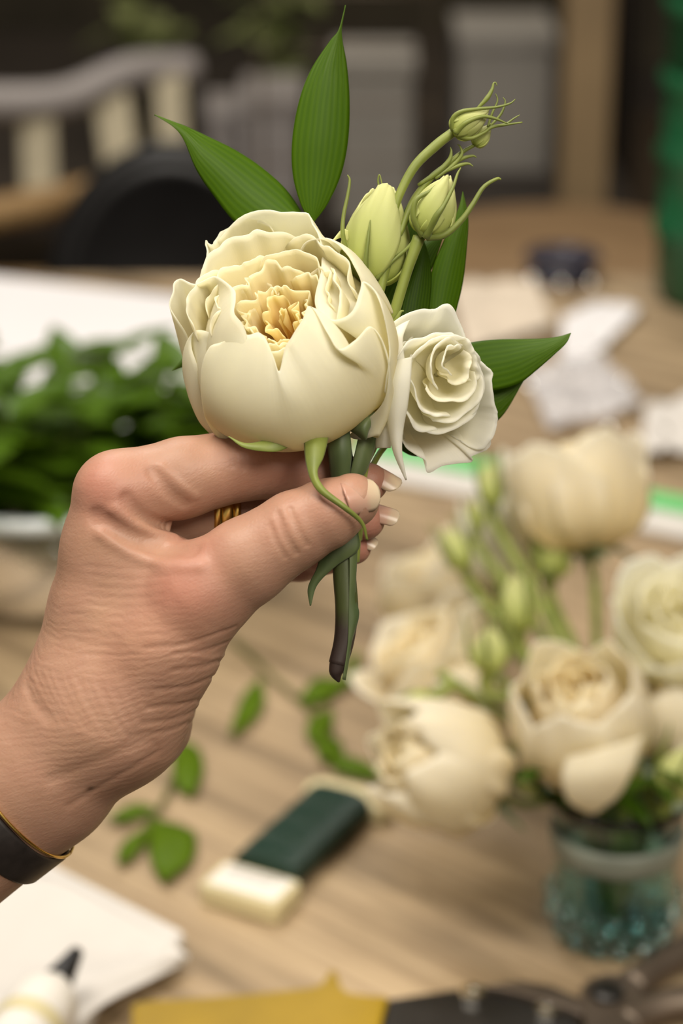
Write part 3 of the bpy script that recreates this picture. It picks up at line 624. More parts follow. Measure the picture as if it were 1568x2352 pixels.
def surface_nets(fn, lo, hi, s):
    n = np.ceil((hi-lo)/s).astype(int)+1
    ax = [lo[i]+s*np.arange(n[i]) for i in range(3)]
    Vv = np.empty(n, dtype=np.float32)
    for i in range(n[0]):
        Y, Z = np.meshgrid(ax[1], ax[2], indexing='ij'); X = np.stack([np.full_like(Y, ax[0][i]), Y, Z], -1).reshape(-1, 3)
        Vv[i] = fn(X).reshape(n[1], n[2])
    ins = Vv < 0; c = np.zeros(n-1, dtype=np.int8)
    offs = [(a, b, d) for a in (0, 1) for b in (0, 1) for d in (0, 1)]
    sl = lambda A, o: A[o[0]:A.shape[0]-1+o[0], o[1]:A.shape[1]-1+o[1], o[2]:A.shape[2]-1+o[2]]
    for o in offs: c += sl(ins, o)
    act = (c > 0) & (c < 8); idx = -np.ones(act.shape, dtype=np.int64); ijk = np.argwhere(act); idx[act] = np.arange(len(ijk))
    acc = np.zeros((len(ijk), 3)); cnt = np.zeros(len(ijk))
    for o in offs:
        for d in range(3):
            if o[d] == 0:
                o2 = list(o); o2[d] = 1
                a = Vv[ijk[:, 0]+o[0], ijk[:, 1]+o[1], ijk[:, 2]+o[2]]; b = Vv[ijk[:, 0]+o2[0], ijk[:, 1]+o2[1], ijk[:, 2]+o2[2]]
                m_ = (a < 0) != (b < 0); t = np.where(m_, a/(a-b+1e-20), 0); p = np.array(o, float)[None].repeat(len(ijk), 0); p[:, d] += t
                acc[m_] += p[m_]; cnt[m_] += 1
    verts = lo + s*(ijk + acc/cnt[:, None]); quads = []
    for d in range(3):
        e1, e2 = [(1, 2), (2, 0), (0, 1)][d]
        a = ins[tuple(slice(0, -1) if k == d else slice(1, -1) for k in range(3))]; b = ins[tuple(slice(1, None) if k == d else slice(1, -1) for k in range(3))]
        E = np.argwhere(a != b); flip = a[a != b]
        for k in range(3):
            if k != d: E[:, k] += 1
        D1 = np.zeros(3, int); D1[e1] = 1; D2 = np.zeros(3, int); D2[e2] = 1
        g = lambda q: idx[q[:, 0], q[:, 1], q[:, 2]]
        q = np.stack([g(E-D1-D2), g(E-D2), g(E), g(E-D1)], 1)
        q[~flip] = q[~flip][:, ::-1]; quads.append(q)
    return verts, np.vstack(quads)
lo = cpt(-330, 2230, -480) - .004; hi = cpt(960, 940, 190)
lo = np.array([cpt(-330, 1176, -250)[0], cpt(784, 2260, -250)[1], -(D0+490*U)]); hi = np.array([cpt(950, 1176, 0)[0], cpt(784, 960, 0)[1], -(D0-230*U)])
HV, HQ = surface_nets(lambda X: sdf(X, False), lo, hi, .00125)
# one subdivision, then project onto the field with creases
import bmesh
me0 = bpy.data.meshes.new('tmp'); me0.from_pydata(HV.tolist(), [], HQ.tolist()); bm = bmesh.new(); bm.from_mesh(me0)
bmesh.ops.subdivide_edges(bm, edges=bm.edges, cuts=1, use_grid_fill=True); bm.to_mesh(me0); bm.free()
HV = np.empty(len(me0.vertices)*3); me0.vertices.foreach_get('co', HV); HV = HV.reshape(-1, 3)
HF = [tuple(p.vertices) for p in me0.polygons]; bpy.data.meshes.remove(me0)
inside = (HV[:, 0] > lo[0]+.002)
for it in range(2):
    e = 2e-4; s0 = sdf(HV); G = np.stack([sdf(HV+np.eye(3)[i]*e)-s0 for i in range(3)], 1)/e
    G /= np.linalg.norm(G, axis=1)[:, None]+1e-9; HV[inside] -= (np.clip(s0, -.002, .002)[:, None]*G)[inside]
ppx = 784 + HV[:, 0]/-HV[:, 2]*F; ppy = 1176 - HV[:, 1]/-HV[:, 2]*F
def blob(p, w): return np.exp(-((HV-surf(*p))**2).sum(1)/(w*U)**2)
red = np.zeros(len(HV))
for p, w, a in [((215, 1090), 75, .75), ((240, 1160), 60, .45), ((440, 1370), 90, .8), ((370, 1340), 60, .4), ((600, 1050), 90, .45), ((700, 1070), 80, .7), ((330, 1120), 60, .4), ((470, 1250), 60, .5), ((760, 1150), 60, .35), ((300, 1480), 110, .3), ((640, 1200), 60, .3), ((420, 1240), 40, .5)]:
    red += a*blob(p, w)
for q, w in [((852, 1105, -70), 55), ((842, 1194, -110), 60), ((815, 1256, -150), 60), ((765, 1282, -220), 60), ((700, 1290, -280), 70)]:
    red += .95*np.exp(-((HV-cpt(*q))**2).sum(1)/(w*U)**2)
red = np.clip(red*.6, 0, 1)
mole = np.clip(1.4*blob((208, 1812), 8), 0, 1)
wr = np.clip(1-((ppx-220)**2/(330**2)+(ppy-1600)**2/(280**2)), 0, 1)*1.1 + .25
HW = np.array(CAM)[None] + HV[:, :1]*np.array(RT) + HV[:, 1:2]*np.array(UPV) - HV[:, 2:]*np.array(FWD)
PE = thing('person', 'bare forearm and hand pinching the flower stems, with gold rings and black wrist strap', 'person', P(-300, 2100, -200))
obj('hand', HW, HF, M['skin'], PE, attr={'red': red, 'mole': mole, 'wrinkle': np.clip(wr, 0, 1)})
# nails
def nailm(c, d, nrm, L, Wd, R):                                         # c: root centre, d: direction, nrm: outward
    c = np.array(tuple(c)); d = np.array(tuple(d.normalized())); nn = np.array(tuple(nrm.normalized())); nn = nn - d*nn.dot(d); nn /= np.linalg.norm(nn); s = np.cross(d, nn); V = []; UV = []; at = []
    nu, nv = 15, 18
    for j in range(nv):
        v = j/(nv-1); hw = Wd/2*(1-.12*v)*math.sqrt(max(0, 1-max(0, (v-.72)/.285)**2))*(1-.9*max(0, (.12-v)/.12)**2)
        for i in range(nu):
            q = -1+2*i/(nu-1); x = q*hw; V.append(c + d*(L*v) + s*x + nn*(math.sqrt(max(R*R-x*x, 0))-R - .10*L*v*v)); UV.append((i/(nu-1), v)); at.append(v)
    return V, gridfaces(nu, nv), UV, at
for c, d, nr, L, Wd, R_ in [(P(792, 1138, 160), VD(.93, .20, -.36), VD(.35, .42, .85), 86, 88, 48),
                         (P(846, 1072, -66), VD(.90, -.42, .10), VD(.10, .72, .62), 86, 66, 40),
                         (P(856, 1172, -104), VD(.93, -.22, .1), VD(.25, .45, .86), 64, 50, 32),
                         (P(826, 1232, -150), VD(.90, -.4, .1), VD(.3, .45, .84), 46, 40, 26)]:
    m = nailm(c, d, nr, L*u, Wd*u, R_*u)
    obj('nail', m[0], m[1], M['nail'], PE, uv=m[2], attr={'v': m[3]}, thick=.0005)
# rings: two thin gold bands round the finger
ra = (P(600, 1176, -225)-P(430, 1180, -190)).normalized()
for xo, w_ in ((490, 10), (512, 15), (533, 9)):
    t_ = (xo-430)/170; c = P(430, 1180, -190).lerp(P(600, 1176, -225), t_); r_ = (84-6*t_+1.5)*u
    obj('ring', *lathe([(r_, -w_*u), (r_+3*u, -w_*u*.8), (r_+6*u, 0), (r_+3*u, w_*u*.8), (r_, w_*u), (r_-3*u, 0), (r_, -w_*u)], c, 64, ra), M['gold'], PE, label='thin gold ring on a bent finger')
# wrist strap
wa = (P(90, 1775, -172)-P(-420, 2170, -235)).normalized(); wc = P(90, 1775, -172).lerp(P(-420, 2170, -235), .175)
s1 = VD(.61, -.79, 0); s1 = (s1 - wa*s1.dot(wa)).normalized(); s2 = wa.cross(s1)
V = []; n_ = 72; prof = [(-50, 0), (-48, 7), (-42, 10), (42, 10), (48, 7), (50, 0), (42, -2), (-42, -2)]
for k in range(n_):
    a = 2*math.pi*k/n_
    for (ax_, rr) in prof: V.append(wc + wa*(ax_*u) + s1*(math.cos(a)*(190+rr)*u) + s2*(math.sin(a)*(242+rr)*u))
Fc = [(k*8+i, k*8+(i+1) % 8, ((k+1) % n_)*8+(i+1) % 8, ((k+1) % n_)*8+i) for k in range(n_) for i in range(8)]
ws = obj('wrist_strap', V, Fc, M['strap'], PE, label='black leather wrist strap')
g = [wc + wa*(66*u) + s1*(math.cos(a)*190*u) + s2*(math.sin(a)*242*u) for a in np.linspace(2.2, 3.6, 14)]
gp = P(-60, 1860, 75); 
obj('bracelet', *tube([wc + wa*(58*u) + s1*(math.cos(a)*196*u) + s2*(math.sin(a)*248*u) for a in np.linspace(0, 2*math.pi, 50)], [4*u, 4*u], 120, 8), M['gold'], PE, label='thin gold bracelet')

# ------------------------------------------------------------------ things on the table
# --- glass bowl of greenery
bc = T(130, 1345); bR = .108
GB = thing('glass_bowl', 'clear round glass bowl holding a clump of leafy green stems behind the hand', 'bowl', bc)
pr = [(0, .004), (.050, .003), (.062, .006), (.078, .020), (.092, .045), (.099, .070), (.102, .083), (.1055, .088), (.1080, .084), (.1035, .069), (.096, .043), (.082, .015), (.066, .0005), (.050, 0), (0, 0)]
obj('bowl', *lathe([(r, z+.0005) for r, z in pr], bc, 96), M['glass'], GB)
obj('rim', *tube([bc+Vector((.107*math.cos(a), 0.107*math.sin(a), .087)) for a in np.linspace(0, 2*math.pi, 60)], [.0055, .0055], 120, 12), M['rim'], GB)
def leafm(L, Wd, nt=10, nw=5, droop=.25, fold=.15):                     # one leaf along +x, mesh for sharing
    V = []; UV = []
    for i in range(nt):
        t = i/(nt-1); w = Wd/2*math.sin(math.pi*min(1, t**.75*1.0))**.9 if 0 < t < 1 else 0
        for k in range(nw):
            s = -1+2*k/(nw-1); V.append((L*t, w*s, -droop*L*t*t + fold*Wd*abs(s)*.5)); UV.append((k/(nw-1), t))
    return V, gridfaces(nw, nt), UV
LM = {}
def leafmesh(key, L, Wd, mat, **kw):
    if key in LM: return LM[key]
    V, Fc, UV = leafm(L, Wd, **kw); me = bpy.data.meshes.new('leaf'); me.from_pydata(V, [], Fc); me.shade_smooth()
    l = me.uv_layers.new(name='UVMap'); idx = np.zeros(len(me.loops), dtype=np.int32); me.loops.foreach_get('vertex_index', idx); l.data.foreach_set('uv', np.array(UV, dtype=np.float32)[idx].ravel())
    me.materials.append(mat); LM[key] = me; return me
def put(me, parent, p, d, up=Vector((0, 0, 1)), name='leaf', sc=1):
    o = bpy.data.objects.new(name, me); COL.objects.link(o); o.parent = parent
    d = Vector(d).normalized(); y = Vector(up).cross(d); y = y.normalized() if y.length > 1e-3 else d.orthogonal().normalized(); z = d.cross(y)
    o.matrix_local = Matrix.LocRotScale(Vector(p)-BASE[parent.name], Matrix((d, y, z)).transposed().to_quaternion(), Vector((sc,)*3)); return o
lmb = leafmesh('bowl', .052, .026, M['leafb'])
rg = random.Random(21)
nsp = 42
for k in range(nsp):
    a = rg.uniform(0, 6.28); rr = math.sqrt(rg.random())*.082
    b0 = bc + Vector((rr*.55*math.cos(a), rr*.55*math.sin(a), .010)); xx = rg.uniform(-1, 1)
    hgt = rg.uniform(.10, .158)
    tip = bc + Vector((rr*1.5*math.cos(a)+.012, rr*1.15*math.sin(a), hgt))
    if k in (3, 9, 15, 20): tip = bc + Vector((.125+rg.uniform(-.02, .02), rg.uniform(-.03, .03), .135))
    sp = thing('green_sprig', 'fresh green leafy stem in the clump filling the clear glass bowl', 'greenery', b0, 'leafy stems crowded in the glass bowl')
    if k >= 34: tip = bc + Vector(((k-37.5)*.022+.01, rg.uniform(-.05, .03), rg.uniform(.125, .15)))
    mid = (b0+tip)/2 + Vector((rr*.5*math.cos(a)*.3, rr*.5*math.sin(a)*.3, .01))
    obj('stem', *tube([b0, mid, tip], [.0016, .0013, .0008], 10, 6), M['olive'], sp)
    C = crom([b0, mid, tip], 12)
    for j in range(11):
        i = min(1+j, 11); p = Vector(C[i]); an = j*2.4+a
        d = Vector((math.cos(an), math.sin(an), rg.uniform(.0, .9))); put(lmb, sp, p, d, sc=rg.uniform(.75, 1.15)*(.5 if i < 5 else 1))
# inside the bowl: more stems seen through the glass
# --- white sheets
A = [T(-160, 612, .012), T(430, 678, .012), T(820, 745, .012), T(520, 1020, .012), T(-350, 1010, .012)]
A = [Vector((p.x, p.y, TZ+.0005)) for p in A]
obj('pad', *prism(A, (0, 0, .010)), M['paper'], None, loc=A[0], smooth=False, bevel=.002)
o = bpy.context.scene.collection.objects['pad']; o.name = 'paper_pad'; tag(o, 'thick white paper pad lying flat behind the bowl of leaves', 'paper')
def sheet(name, ptsA, ptsB, mat, label, cat, z0=.002, crump=.01, nt=30, nw=30, seed=0, thick=.0006, fq=9):
    a = crom(ptsA, nt); b = crom(ptsB, nt); V = []; UV = []
    for i in range(nt):
        for k in range(nw):
            s = k/(nw-1); p = a[i]*(1-s)+b[i]*s
            n = noise.noise(Vector((p[0]*fq*4+seed, p[1]*fq*4, seed)))*.5+.5; n2 = abs(noise.noise(Vector((p[0]*fq*9, p[1]*fq*9+seed, 1))))
            V.append((p[0], p[1], p[2]+z0+crump*(n*.8+n2*.6))); UV.append((s, i/(nt-1)))
    c = Vector(V[len(V)//2]); c.z = TZ
    o = obj(name, V, gridfaces(nw, nt), mat, None, loc=c, uv=UV, thick=thick); return tag(o, label, cat)
sheet('crumpled_tissue', [T(1030, 670), T(1230, 655)], [T(1070, 830), T(1270, 760)], M['tissue'], 'cream crumpled tissue paper at the far edge of the table', 'paper', crump=.012, seed=3)
sheet('crumpled_paper', [T(1290, 745), T(1370, 712), T(1475, 722)], [T(1285, 850), T(1330, 845), T(1385, 812)], M['paper'], 'bright white scrap of paper beside the cream tissue', 'paper', crump=.010, seed=5)
sheet('plastic_film', [T(1200, 870), T(1380, 830)], [T(1260, 1010), T(1480, 950)], M['film'], 'crumpled clear plastic film on the bare wood behind the vase flowers', 'packaging', crump=.014, seed=8)
sheet('plastic_film', [T(1480, 960), T(1640, 930)], [T(1470, 1070), T(1660, 1060)], M['napkin'], 'shiny white wrapping at the right edge of the picture', 'packaging', crump=.016, seed=12)
cg = [(1222, 655), (1357, 665), (1290, 668), (1432, 900), (1215, 905), (1400, 1005), (1520, 1010)]  # small chrome spheres added only to give blurred bright glints
for k, (x, y) in enumerate(cg):
    p = T(x, y); p.z = TZ+.006
    lab = ['chrome bead added for a glint, left in the far row', 'chrome bead added for a glint, right in the far row', 'chrome bead added for a glint, middle of the far row', 'chrome bead added for a glint, alone near the crumpled film', 'chrome bead added for a glint, left of the crumpled film', 'chrome bead added for a glint, in front of the crumpled film', 'chrome bead added for a glint, on the white wrapping'][k]
    o = obj('glass_or_glint_bead', *lathe([(.0001, -.006), (.0035, -.0049), (.0056, -.0022), (.006, 0), (.0056, .0022), (.0035, .0049), (.0001, .006)], p, 20), M['chrome'], None, loc=p); tag(o, lab, 'bead')
# dark scissors-like tool near the far row
dk = T(1290, 640); o = obj('ribbon_reel', *lathe([(.012, 0), (.036, 0), (.038, .003), (.036, .006), (.028, .006), (.028, .020), (.036, .020), (.038, .023), (.036, .026), (.012, .026), (.012, 0)], dk+Vector((0, 0, .0005)), 40), M['navy'], None, loc=dk); tag(o, 'small dark ribbon reel at the far end of the table', 'reel')

# --- green edged strip
q0, q1 = T(820, 1040), T(1700, 1205)
dv = (q1-q0).normalized(); nv_ = Vector((-dv.y, dv.x, 0))
GS = thing('plastic_tray_lid', 'flat white plastic strip with a bright green edge lying behind the vase flowers', 'lid', q0+Vector((0, 0, .001)))
c_ = (q0+q1)/2; L_ = (q1-q0).length
obj('green_edge', *box(c_+Vector((0, 0, .006)), (L_, .020, .010), axes=(dv, nv_, Vector((0, 0, 1)))), M['lime'], GS, smooth=False, bevel=.003)
obj('white_panel', *box(c_-nv_*.032+Vector((0, 0, .0035)), (L_, .038, .004), axes=(dv, nv_, Vector((0, 0, 1)))), M['napkin'], GS, smooth=False, bevel=.001)

# --- paddle of green florist wire
e0, e1 = T(575, 2075), T(768, 1862)                                     # centres of the two ends
ax1 = Vector((e1.x-e0.x, e1.y-e0.y, 0)); PL = ax1.length; ax1.normalize(); sd = (T(672, 2070)-T(490, 2012)); sd.z = 0; sd.normalize(); ax1 = Vector((-sd.y, sd.x, 0)) if Vector((-sd.y, sd.x, 0)).dot(ax1) > 0 else Vector((sd.y, -sd.x, 0))
ax1 = (ax1*.6 + Vector((e1.x-e0.x, e1.y-e0.y, 0)).normalized()*.4).normalized(); sd = Vector((ax1.y, -ax1.x, 0))
PW = thing('wire_paddle', 'cream paddle wound with dark green florist wire, white printed label at its end', 'wire', Vector((e0.x, e0.y, TZ)))
Z = Vector((0, 0, 1)); pc = Vector((e0.x, e0.y, TZ))
def pp(a, s, z): return pc + ax1*a + sd*s + Z*z
def slab(pts, z0, z1): return prism([pp(a, s, z0) for a, s in pts], Z*(z1-z0))
w2 = .0235
obj('paddle_end', *slab([(-.014, -w2+.002), (-.012, -w2), (.012, -w2), (.014, -w2+.004), (.014, w2-.004), (.012, w2), (-.012, w2), (-.014, w2-.002)][::-1], .001, .0125), M['card'], PW, smooth=False, bevel=.002)
obj('label_plate', *slab([(-.011, -w2+.004), (.010, -w2+.004), (.010, w2-.003), (-.011, w2-.003)][::-1], .0125, .0135), M['label'], PW, smooth=False)
for row, (aa, n_) in enumerate(((.006, 13), (.001, 11))):
    ms = []
    for k in range(n_):
        s_ = -.016+k*.0026; h_ = .0032 if k % 3 else .0022
        ms.append(prism([pp(aa, s_, .0136), pp(aa+h_, s_, .0136), pp(aa+h_, s_+.0014, .0136), pp(aa, s_+.0014, .0136)], Z*.0001))
    o_ = obj('printed_line', *join(*ms), M['ink'], PW, smooth=False); o_['kind'] = 'stuff'
obj('core', *slab([(.012, -.016), (PL+.004, -.016), (PL+.004, .016), (.012, .016)][::-1], .003, .010), M['card'], PW, smooth=False, bevel=.002)
# wound body: flattened turns
V = []; nr_, ns_ = 80, 28
for i in range(nr_):
    a = .015+(PL-.022)*i/(nr_-1); rp_ = .0007*math.sin(i*2.2)
    for k in range(ns_):
        t = 2*math.pi*k/ns_; V.append(pp(a, (.0185+rp_)*math.copysign(abs(math.cos(t))**.6, math.cos(t)), .0105+(.0095+rp_)*math.copysign(abs(math.sin(t))**.75, math.sin(t))))
Fc = [(i*ns_+k, i*ns_+(k+1) % ns_, (i+1)*ns_+(k+1) % ns_, (i+1)*ns_+k) for i in range(nr_-1) for k in range(ns_)] + [tuple(range(ns_))[::-1], tuple((nr_-1)*ns_+k for k in range(ns_))]
obj('wound_wire', V, Fc, M['wire'], PW)
obj('paddle_end', *slab([(PL-.006, -w2-.001), (PL+.004, -w2-.003), (PL+.012, -w2+.002), (PL+.014, 0), (PL+.012, w2-.002), (PL+.004, w2+.003), (PL-.006, w2+.001)][::-1], .001, .0125), M['card'], PW, smooth=False, bevel=.002)

# --- white napkin and glue bottle, bottom left
NK = [T(-120, 2060, 0), T(82, 2005, 0), T(430, 2185, 0), T(390, 2235, 0), T(250, 2290, 0), T(190, 2420, 0), T(-150, 2480, 0)]
nkc = Vector((NK[0].x, NK[0].y, TZ))
NKo = thing('paper_napkin', 'folded white paper napkins under the arm at the lower left', 'napkin', nkc)
obj('napkin_layer', *prism([p+Vector((0, 0, .0005)) for p in NK], (0, 0, .012)), M['napkin'], NKo, smooth=False, bevel=.004)
a_ = [T(-120, 2060, .016), T(82, 2008, .016), T(300, 2112, .014), T(432, 2190, .012)]; b_ = [T(-150, 2480, .016), T(100, 2430, .018), T(215, 2310, .018), T(415, 2205, .011)]
V = []; a2, b2 = crom(a_, 30), crom(b_, 30)
for i in range(30):
    for k in range(24):
        s = k/23; p = a2[i]*(1-s)+b2[i]*s; V.append((p[0], p[1], p[2]-.001+.003*noise.noise(Vector((p[0]*25, p[1]*25, 2)))+.002*math.sin(s*9+i*.1)))
obj('napkin_layer', V, gridfaces(24, 30), M['napkin'], NKo, thick=.001)
gl0, gl1 = T(45, 2400, .032), T(128, 2262, .034)
gd = (gl1-gl0).normalized()
GL = thing('glue_bottle', 'white glue bottle with yellow marking and black nozzle, lying on the white napkins', 'bottle', gl0)
gLn = (gl1-gl0).length
obj('bottle_body', *lathe([(0, -.04), (.014, -.038), (.0165, -.03), (.0165, gLn*.55), (.015, gLn*.75), (.010, gLn*.92), (.007, gLn), (0, gLn)], gl0, 36, gd), M['label'], GL)
obj('yellow_band', *lathe([(.0168, gLn*.1), (.0172, gLn*.14), (.0172, gLn*.26), (.0168, gLn*.3)], gl0, 36, gd), M['card'], GL)
nz = (T(182, 2178, .045)-gl1); nl = nz.length
obj('nozzle', *lathe([(0, -.002), (.0068, -.001), (.007, .004), (.0055, nl*.45), (.0030, nl*.95), (.0012, nl), (0, nl)], gl1, 24, nz), M['black'], GL)

# --- yellow-handled snips
def plate(pts, z0, z1): return prism([Vector((T(x, y, z1).x, T(x, y, z1).y, TZ+z0)) for x, y in pts][::-1], Z*(z1-z0))
SN = thing('garden_snips', 'metal cutting snips with a spurred yellow grip and black body at the bottom edge', 'tool', T(600, 2340))
obj('grip', *plate([(302, 2304), (340, 2296), (450, 2290), (560, 2282), (640, 2274), (700, 2268), (728, 2262), (742, 2252), (756, 2228), (768, 2222), (774, 2234), (784, 2264), (800, 2278), (850, 2284), (892, 2286), (880, 2330), (866, 2400), (700, 2410), (500, 2400), (302, 2400)], .004, .022), M['yellow'], SN, smooth=False, bevel=.004, label='spurred yellow grip')
obj('body', *plate([(870, 2296), (960, 2282), (1050, 2268), (1090, 2262), (1180, 2258), (1270, 2280), (1325, 2320), (1340, 2400), (860, 2400)], .007, .018), M['blackm'], SN, smooth=False, bevel=.002)
for (x, y) in ((1085, 2286), (1256, 2324)):
    b = Vector((*T(x, y, .018).xy, TZ+.018)); bo = obj('bolt', *lathe([(0, 0), (.0065, 0), (.0068, .0015), (.006, .003), (.003, .0035), (.0028, .0022), (0, .002)], b, 6), M['chrome'], SN, smooth=False, label='chrome hexagonal bolt')
obj('jaw', *plate([(1110, 2262), (1200, 2250), (1270, 2262), (1335, 2292), (1340, 2330), (1290, 2310), (1180, 2275)], .018, .022), M['greym'], SN, smooth=False, bevel=.001)
PLr = thing('pliers', 'grey-brown metal pliers crossing the lower right corner beside the snips', 'tool', T(1420, 2300))
obj('jaw', *plate([(1335, 2262), (1352, 2244), (1395, 2232), (1440, 2236), (1472, 2256), (1480, 2290), (1462, 2340), (1440, 2400), (1350, 2400), (1330, 2320)], .004, .016), M['greym'], PLr, smooth=False, bevel=.002)
obj('handle', *tube([T(1452, 2262, .011), T(1510, 2222, .011), T(1580, 2182, .012), T(1700, 2130, .012)], [.0085, .0075, .008, .008], 20, 12, .8), M['greym'], PLr)
obj('handle', *tube([T(1440, 2350, .011), T(1480, 2325, .011), T(1560, 2300, .012), T(1700, 2290, .012)], [.0085, .0075, .008, .008], 20, 12, .8), M['greym'], PLr)
b = Vector((*T(1392, 2285, .016).xy, TZ+.016)); obj('pivot', *lathe([(0, 0), (.008, 0), (.0085, .001), (.0078, .0028), (0, .0032)], b, 28), M['blackm'], PLr)

# --- loose leaves and sprigs lying on the table
def flatleaf(par, A, B, z, mat=None, name='leaf'):
    m = loft([T(x, y, z_) for x, y, z_ in [(a[0], a[1], z+(.003 if i % 2 else 0)) for i, a in enumerate(A)]], [T(x, y, z+.001) for x, y in B], nt=24, nw=9, cup=.06, cupdir=Z)
    return obj(name, m[0], m[1], mat or M['leaft'], par, uv=m[2], thick=.0005)
def sprig(label, stem, leaves, z=.004):
    s = thing('leafy_sprig', label, 'greenery', T(*stem[0]))
    obj('stem', *tube([T(x, y, z) for x, y in stem], [.0014, .0010], 20, 6), M['olive'], s)
    for A, B in leaves: flatleaf(s, A, B, z)
sprig('loose leafy sprig on the table below the wrist', [(420, 1730), (380, 1830), (345, 1885), (300, 1940)],
      [([(345, 1890), (342, 1960), (365, 2015), (385, 2022)], [(350, 1880), (420, 1895), (450, 1920), (440, 1975), (385, 2022)]),
       ([(340, 1900), (300, 1920), (275, 1945), (268, 1985)], [(342, 1908), (325, 1945), (300, 1972), (268, 1985)]),
       ([(350, 1850), (310, 1845), (270, 1862), (245, 1880)], [(355, 1862), (320, 1875), (285, 1885), (245, 1880)]),
       ([(372, 1905), (420, 1900), (452, 1915)], [(385, 1960), (430, 1975), (452, 1915)])])
sprig('small leaf cluster half hidden behind the wrist', [(400, 1690), (430, 1740), (420, 1790)],
      [([(395, 1740), (400, 1790), (430, 1825), (450, 1815)], [(420, 1700), (455, 1715), (468, 1760), (450, 1815)])])
sprig('single narrow leaf on the table right of the wrist', [(600, 1560), (585, 1600)],
      [([(592, 1560), (562, 1590), (540, 1640), (525, 1695)], [(600, 1562), (608, 1605), (585, 1650), (525, 1695)])])
sprig('leafy sprig on the table below the cut rose stem', [(690, 1600), (715, 1640), (735, 1700), (770, 1745), (850, 1780)],
      [([(690, 1600), (720, 1560), (760, 1555), (790, 1560)], [(692, 1610), (730, 1612), (765, 1595), (790, 1560)]),
       ([(765, 1580), (790, 1545), (805, 1505), (825, 1490)], [(770, 1592), (805, 1565), (820, 1530), (825, 1490)]),
       ([(700, 1680), (712, 1650), (740, 1632), (765, 1628)], [(705, 1695), (735, 1705), (762, 1670), (765, 1628)]),
       ([(722, 1700), (735, 1740), (775, 1745), (785, 1740)], [(735, 1690), (775, 1695), (788, 1715), (785, 1740)]),
       ([(760, 1745), (800, 1735), (850, 1755), (878, 1790)], [(760, 1762), (800, 1778), (845, 1785), (878, 1790)])])
sprig('long thin twig on the table beyond the thumb', [(535, 1470), (620, 1550), (690, 1610), (740, 1660)], [([(690, 1610), (700, 1600), (712, 1606)], [(690, 1614), (702, 1618), (712, 1606)])])

# --- aqua glass vase
vb = T(1405, 2150); 
VA = thing('glass_vase', 'small aqua glass vase with beaded base and flared rim at the right, full of flowers', 'vase', vb)
prf = [(0, .002), (.018, .001), (.024, .004), (.0290, .012), (.031, .022), (.0305, .036), (.0285, .048), (.0280, .056), (.0300, .066), (.0350, .078), (.0410, .0870), (.0425, .0890), (.0400, .0890), (.0335, .080), (.0280, .067), (.0262, .056), (.0268, .048), (.0288, .036), (.0292, .022), (.027, .013), (.022, .007), (0, .006)]
obj('vase_body', *lathe(prf, vb, 72, bump=lambda r, z, t: .0006*math.sin(12*t) if z < .04 else 0), M['aqua'], VA)
obj('neck_band', *lathe([(.0290, .050), (.0320, .0515), (.0330, .055), (.0340, .062), (.0330, .066), (.0305, .0645), (.0288, .056), (.0290, .050)], vb, 64), M['frost'], VA, label='frosted grey-green band')
me_b = None
for j, (zz_, rr_, n_, ph) in enumerate(((.008, .0275, 13, 0), (.0165, .0312, 15, .2), (.0255, .0322, 15, 0))):
    for k in range(n_):
        a = 2*math.pi*k/n_+ph; p = vb + Vector((rr_*math.cos(a), rr_*math.sin(a), zz_))
        if me_b is None:
            o = obj('glass_or_glint_bead', *lathe([(.00001, -.004), (.0024, -.0032), (.0038, -.0012), (.0038, .0012), (.0024, .0032), (.00001, .004)], VA.location, 14), M['aquab'], VA); me_b = o.data; o.location = p-vb
        else:
            o = bpy.data.objects.new('glass_or_glint_bead', me_b); COL.objects.link(o); o.parent = VA; o.location = p-vb
# --- flowers in the vase
vm = vb + Vector((0, 0, .080))                                          # mouth
def vase_rose(label, px, py, depth, ax, R_, seed, name='cream_rose', lay=4, mat=None, stem=True, openness=1.0, tall=1.0, cat='flower', stemto=None, sep=4):
    c = W(px, py, depth); a = VD(*ax); O = c - a*R_*.75
    t = thing(name, label, cat, O); f = Frame(O, a, seed*.7); mt = mat or M['bgrose']; r_ = random.Random(seed)
    Hh = R_*1.55*tall
    for k in range(5):
        th = k*2*math.pi/5+r_.uniform(-.2, .2)
        petal(f, arc_rim(th, 1.9, R_*(.98*openness+.08*(k % 2)), Hh*r_.uniform(.86, 1.0), .45, 9, 2.2, point=.06), R_*1.12, mt, t, seed=seed*10+k, ruf=R_*.03, rf=4, fold=R_*.07, nu=26, nv=16, curl=R_*.07*openness, thick=.0004)
    for l in range(1, lay):
        q = 1-l/lay
        for k in range(4):
            th = k*math.pi/2+l*.8; petal(f, arc_rim(th, 2.0, R_*.85*q*openness, Hh*(.98-.03*l), .25, 7), R_*.95*q, mt, t, seed=seed*20+l*5+k, ruf=R_*.04, rf=5, fold=R_*.06, nu=20, nv=12, inner=min(1, .15+.75*l/lay), thick=.0004)
    obj('calyx', *lathe([(0, -.006), (R_*.16, -.005), (R_*.26, .0), (R_*.34, R_*.12), (0, R_*.14)], O, 16, a), M['sepald'], t)
    for k in range(sep):
        th = k*2*math.pi/max(sep, 1)+.5; rr = f.e1*math.cos(th)+f.e2*math.sin(th)
        obj('sepal', *tube([O, O+rr*R_*.45-a*R_*.02, O+rr*R_*.85-a*R_*.35], [R_*.10, R_*.09, .0004], 8, 6, .4), M['sepald'], t)
    if stem:
        e = stemto or vm; obj('stem', *tube([O-a*.004, O-a*.02+Vector((0, 0, -.005)), e.lerp(O, .25), e + (vb-e)*.85], [.0026, .0026, .0026, .0025], 16, 8), M['stem'], t)
    return t
def vr(*a, **k): return vase_rose(*a, **k)
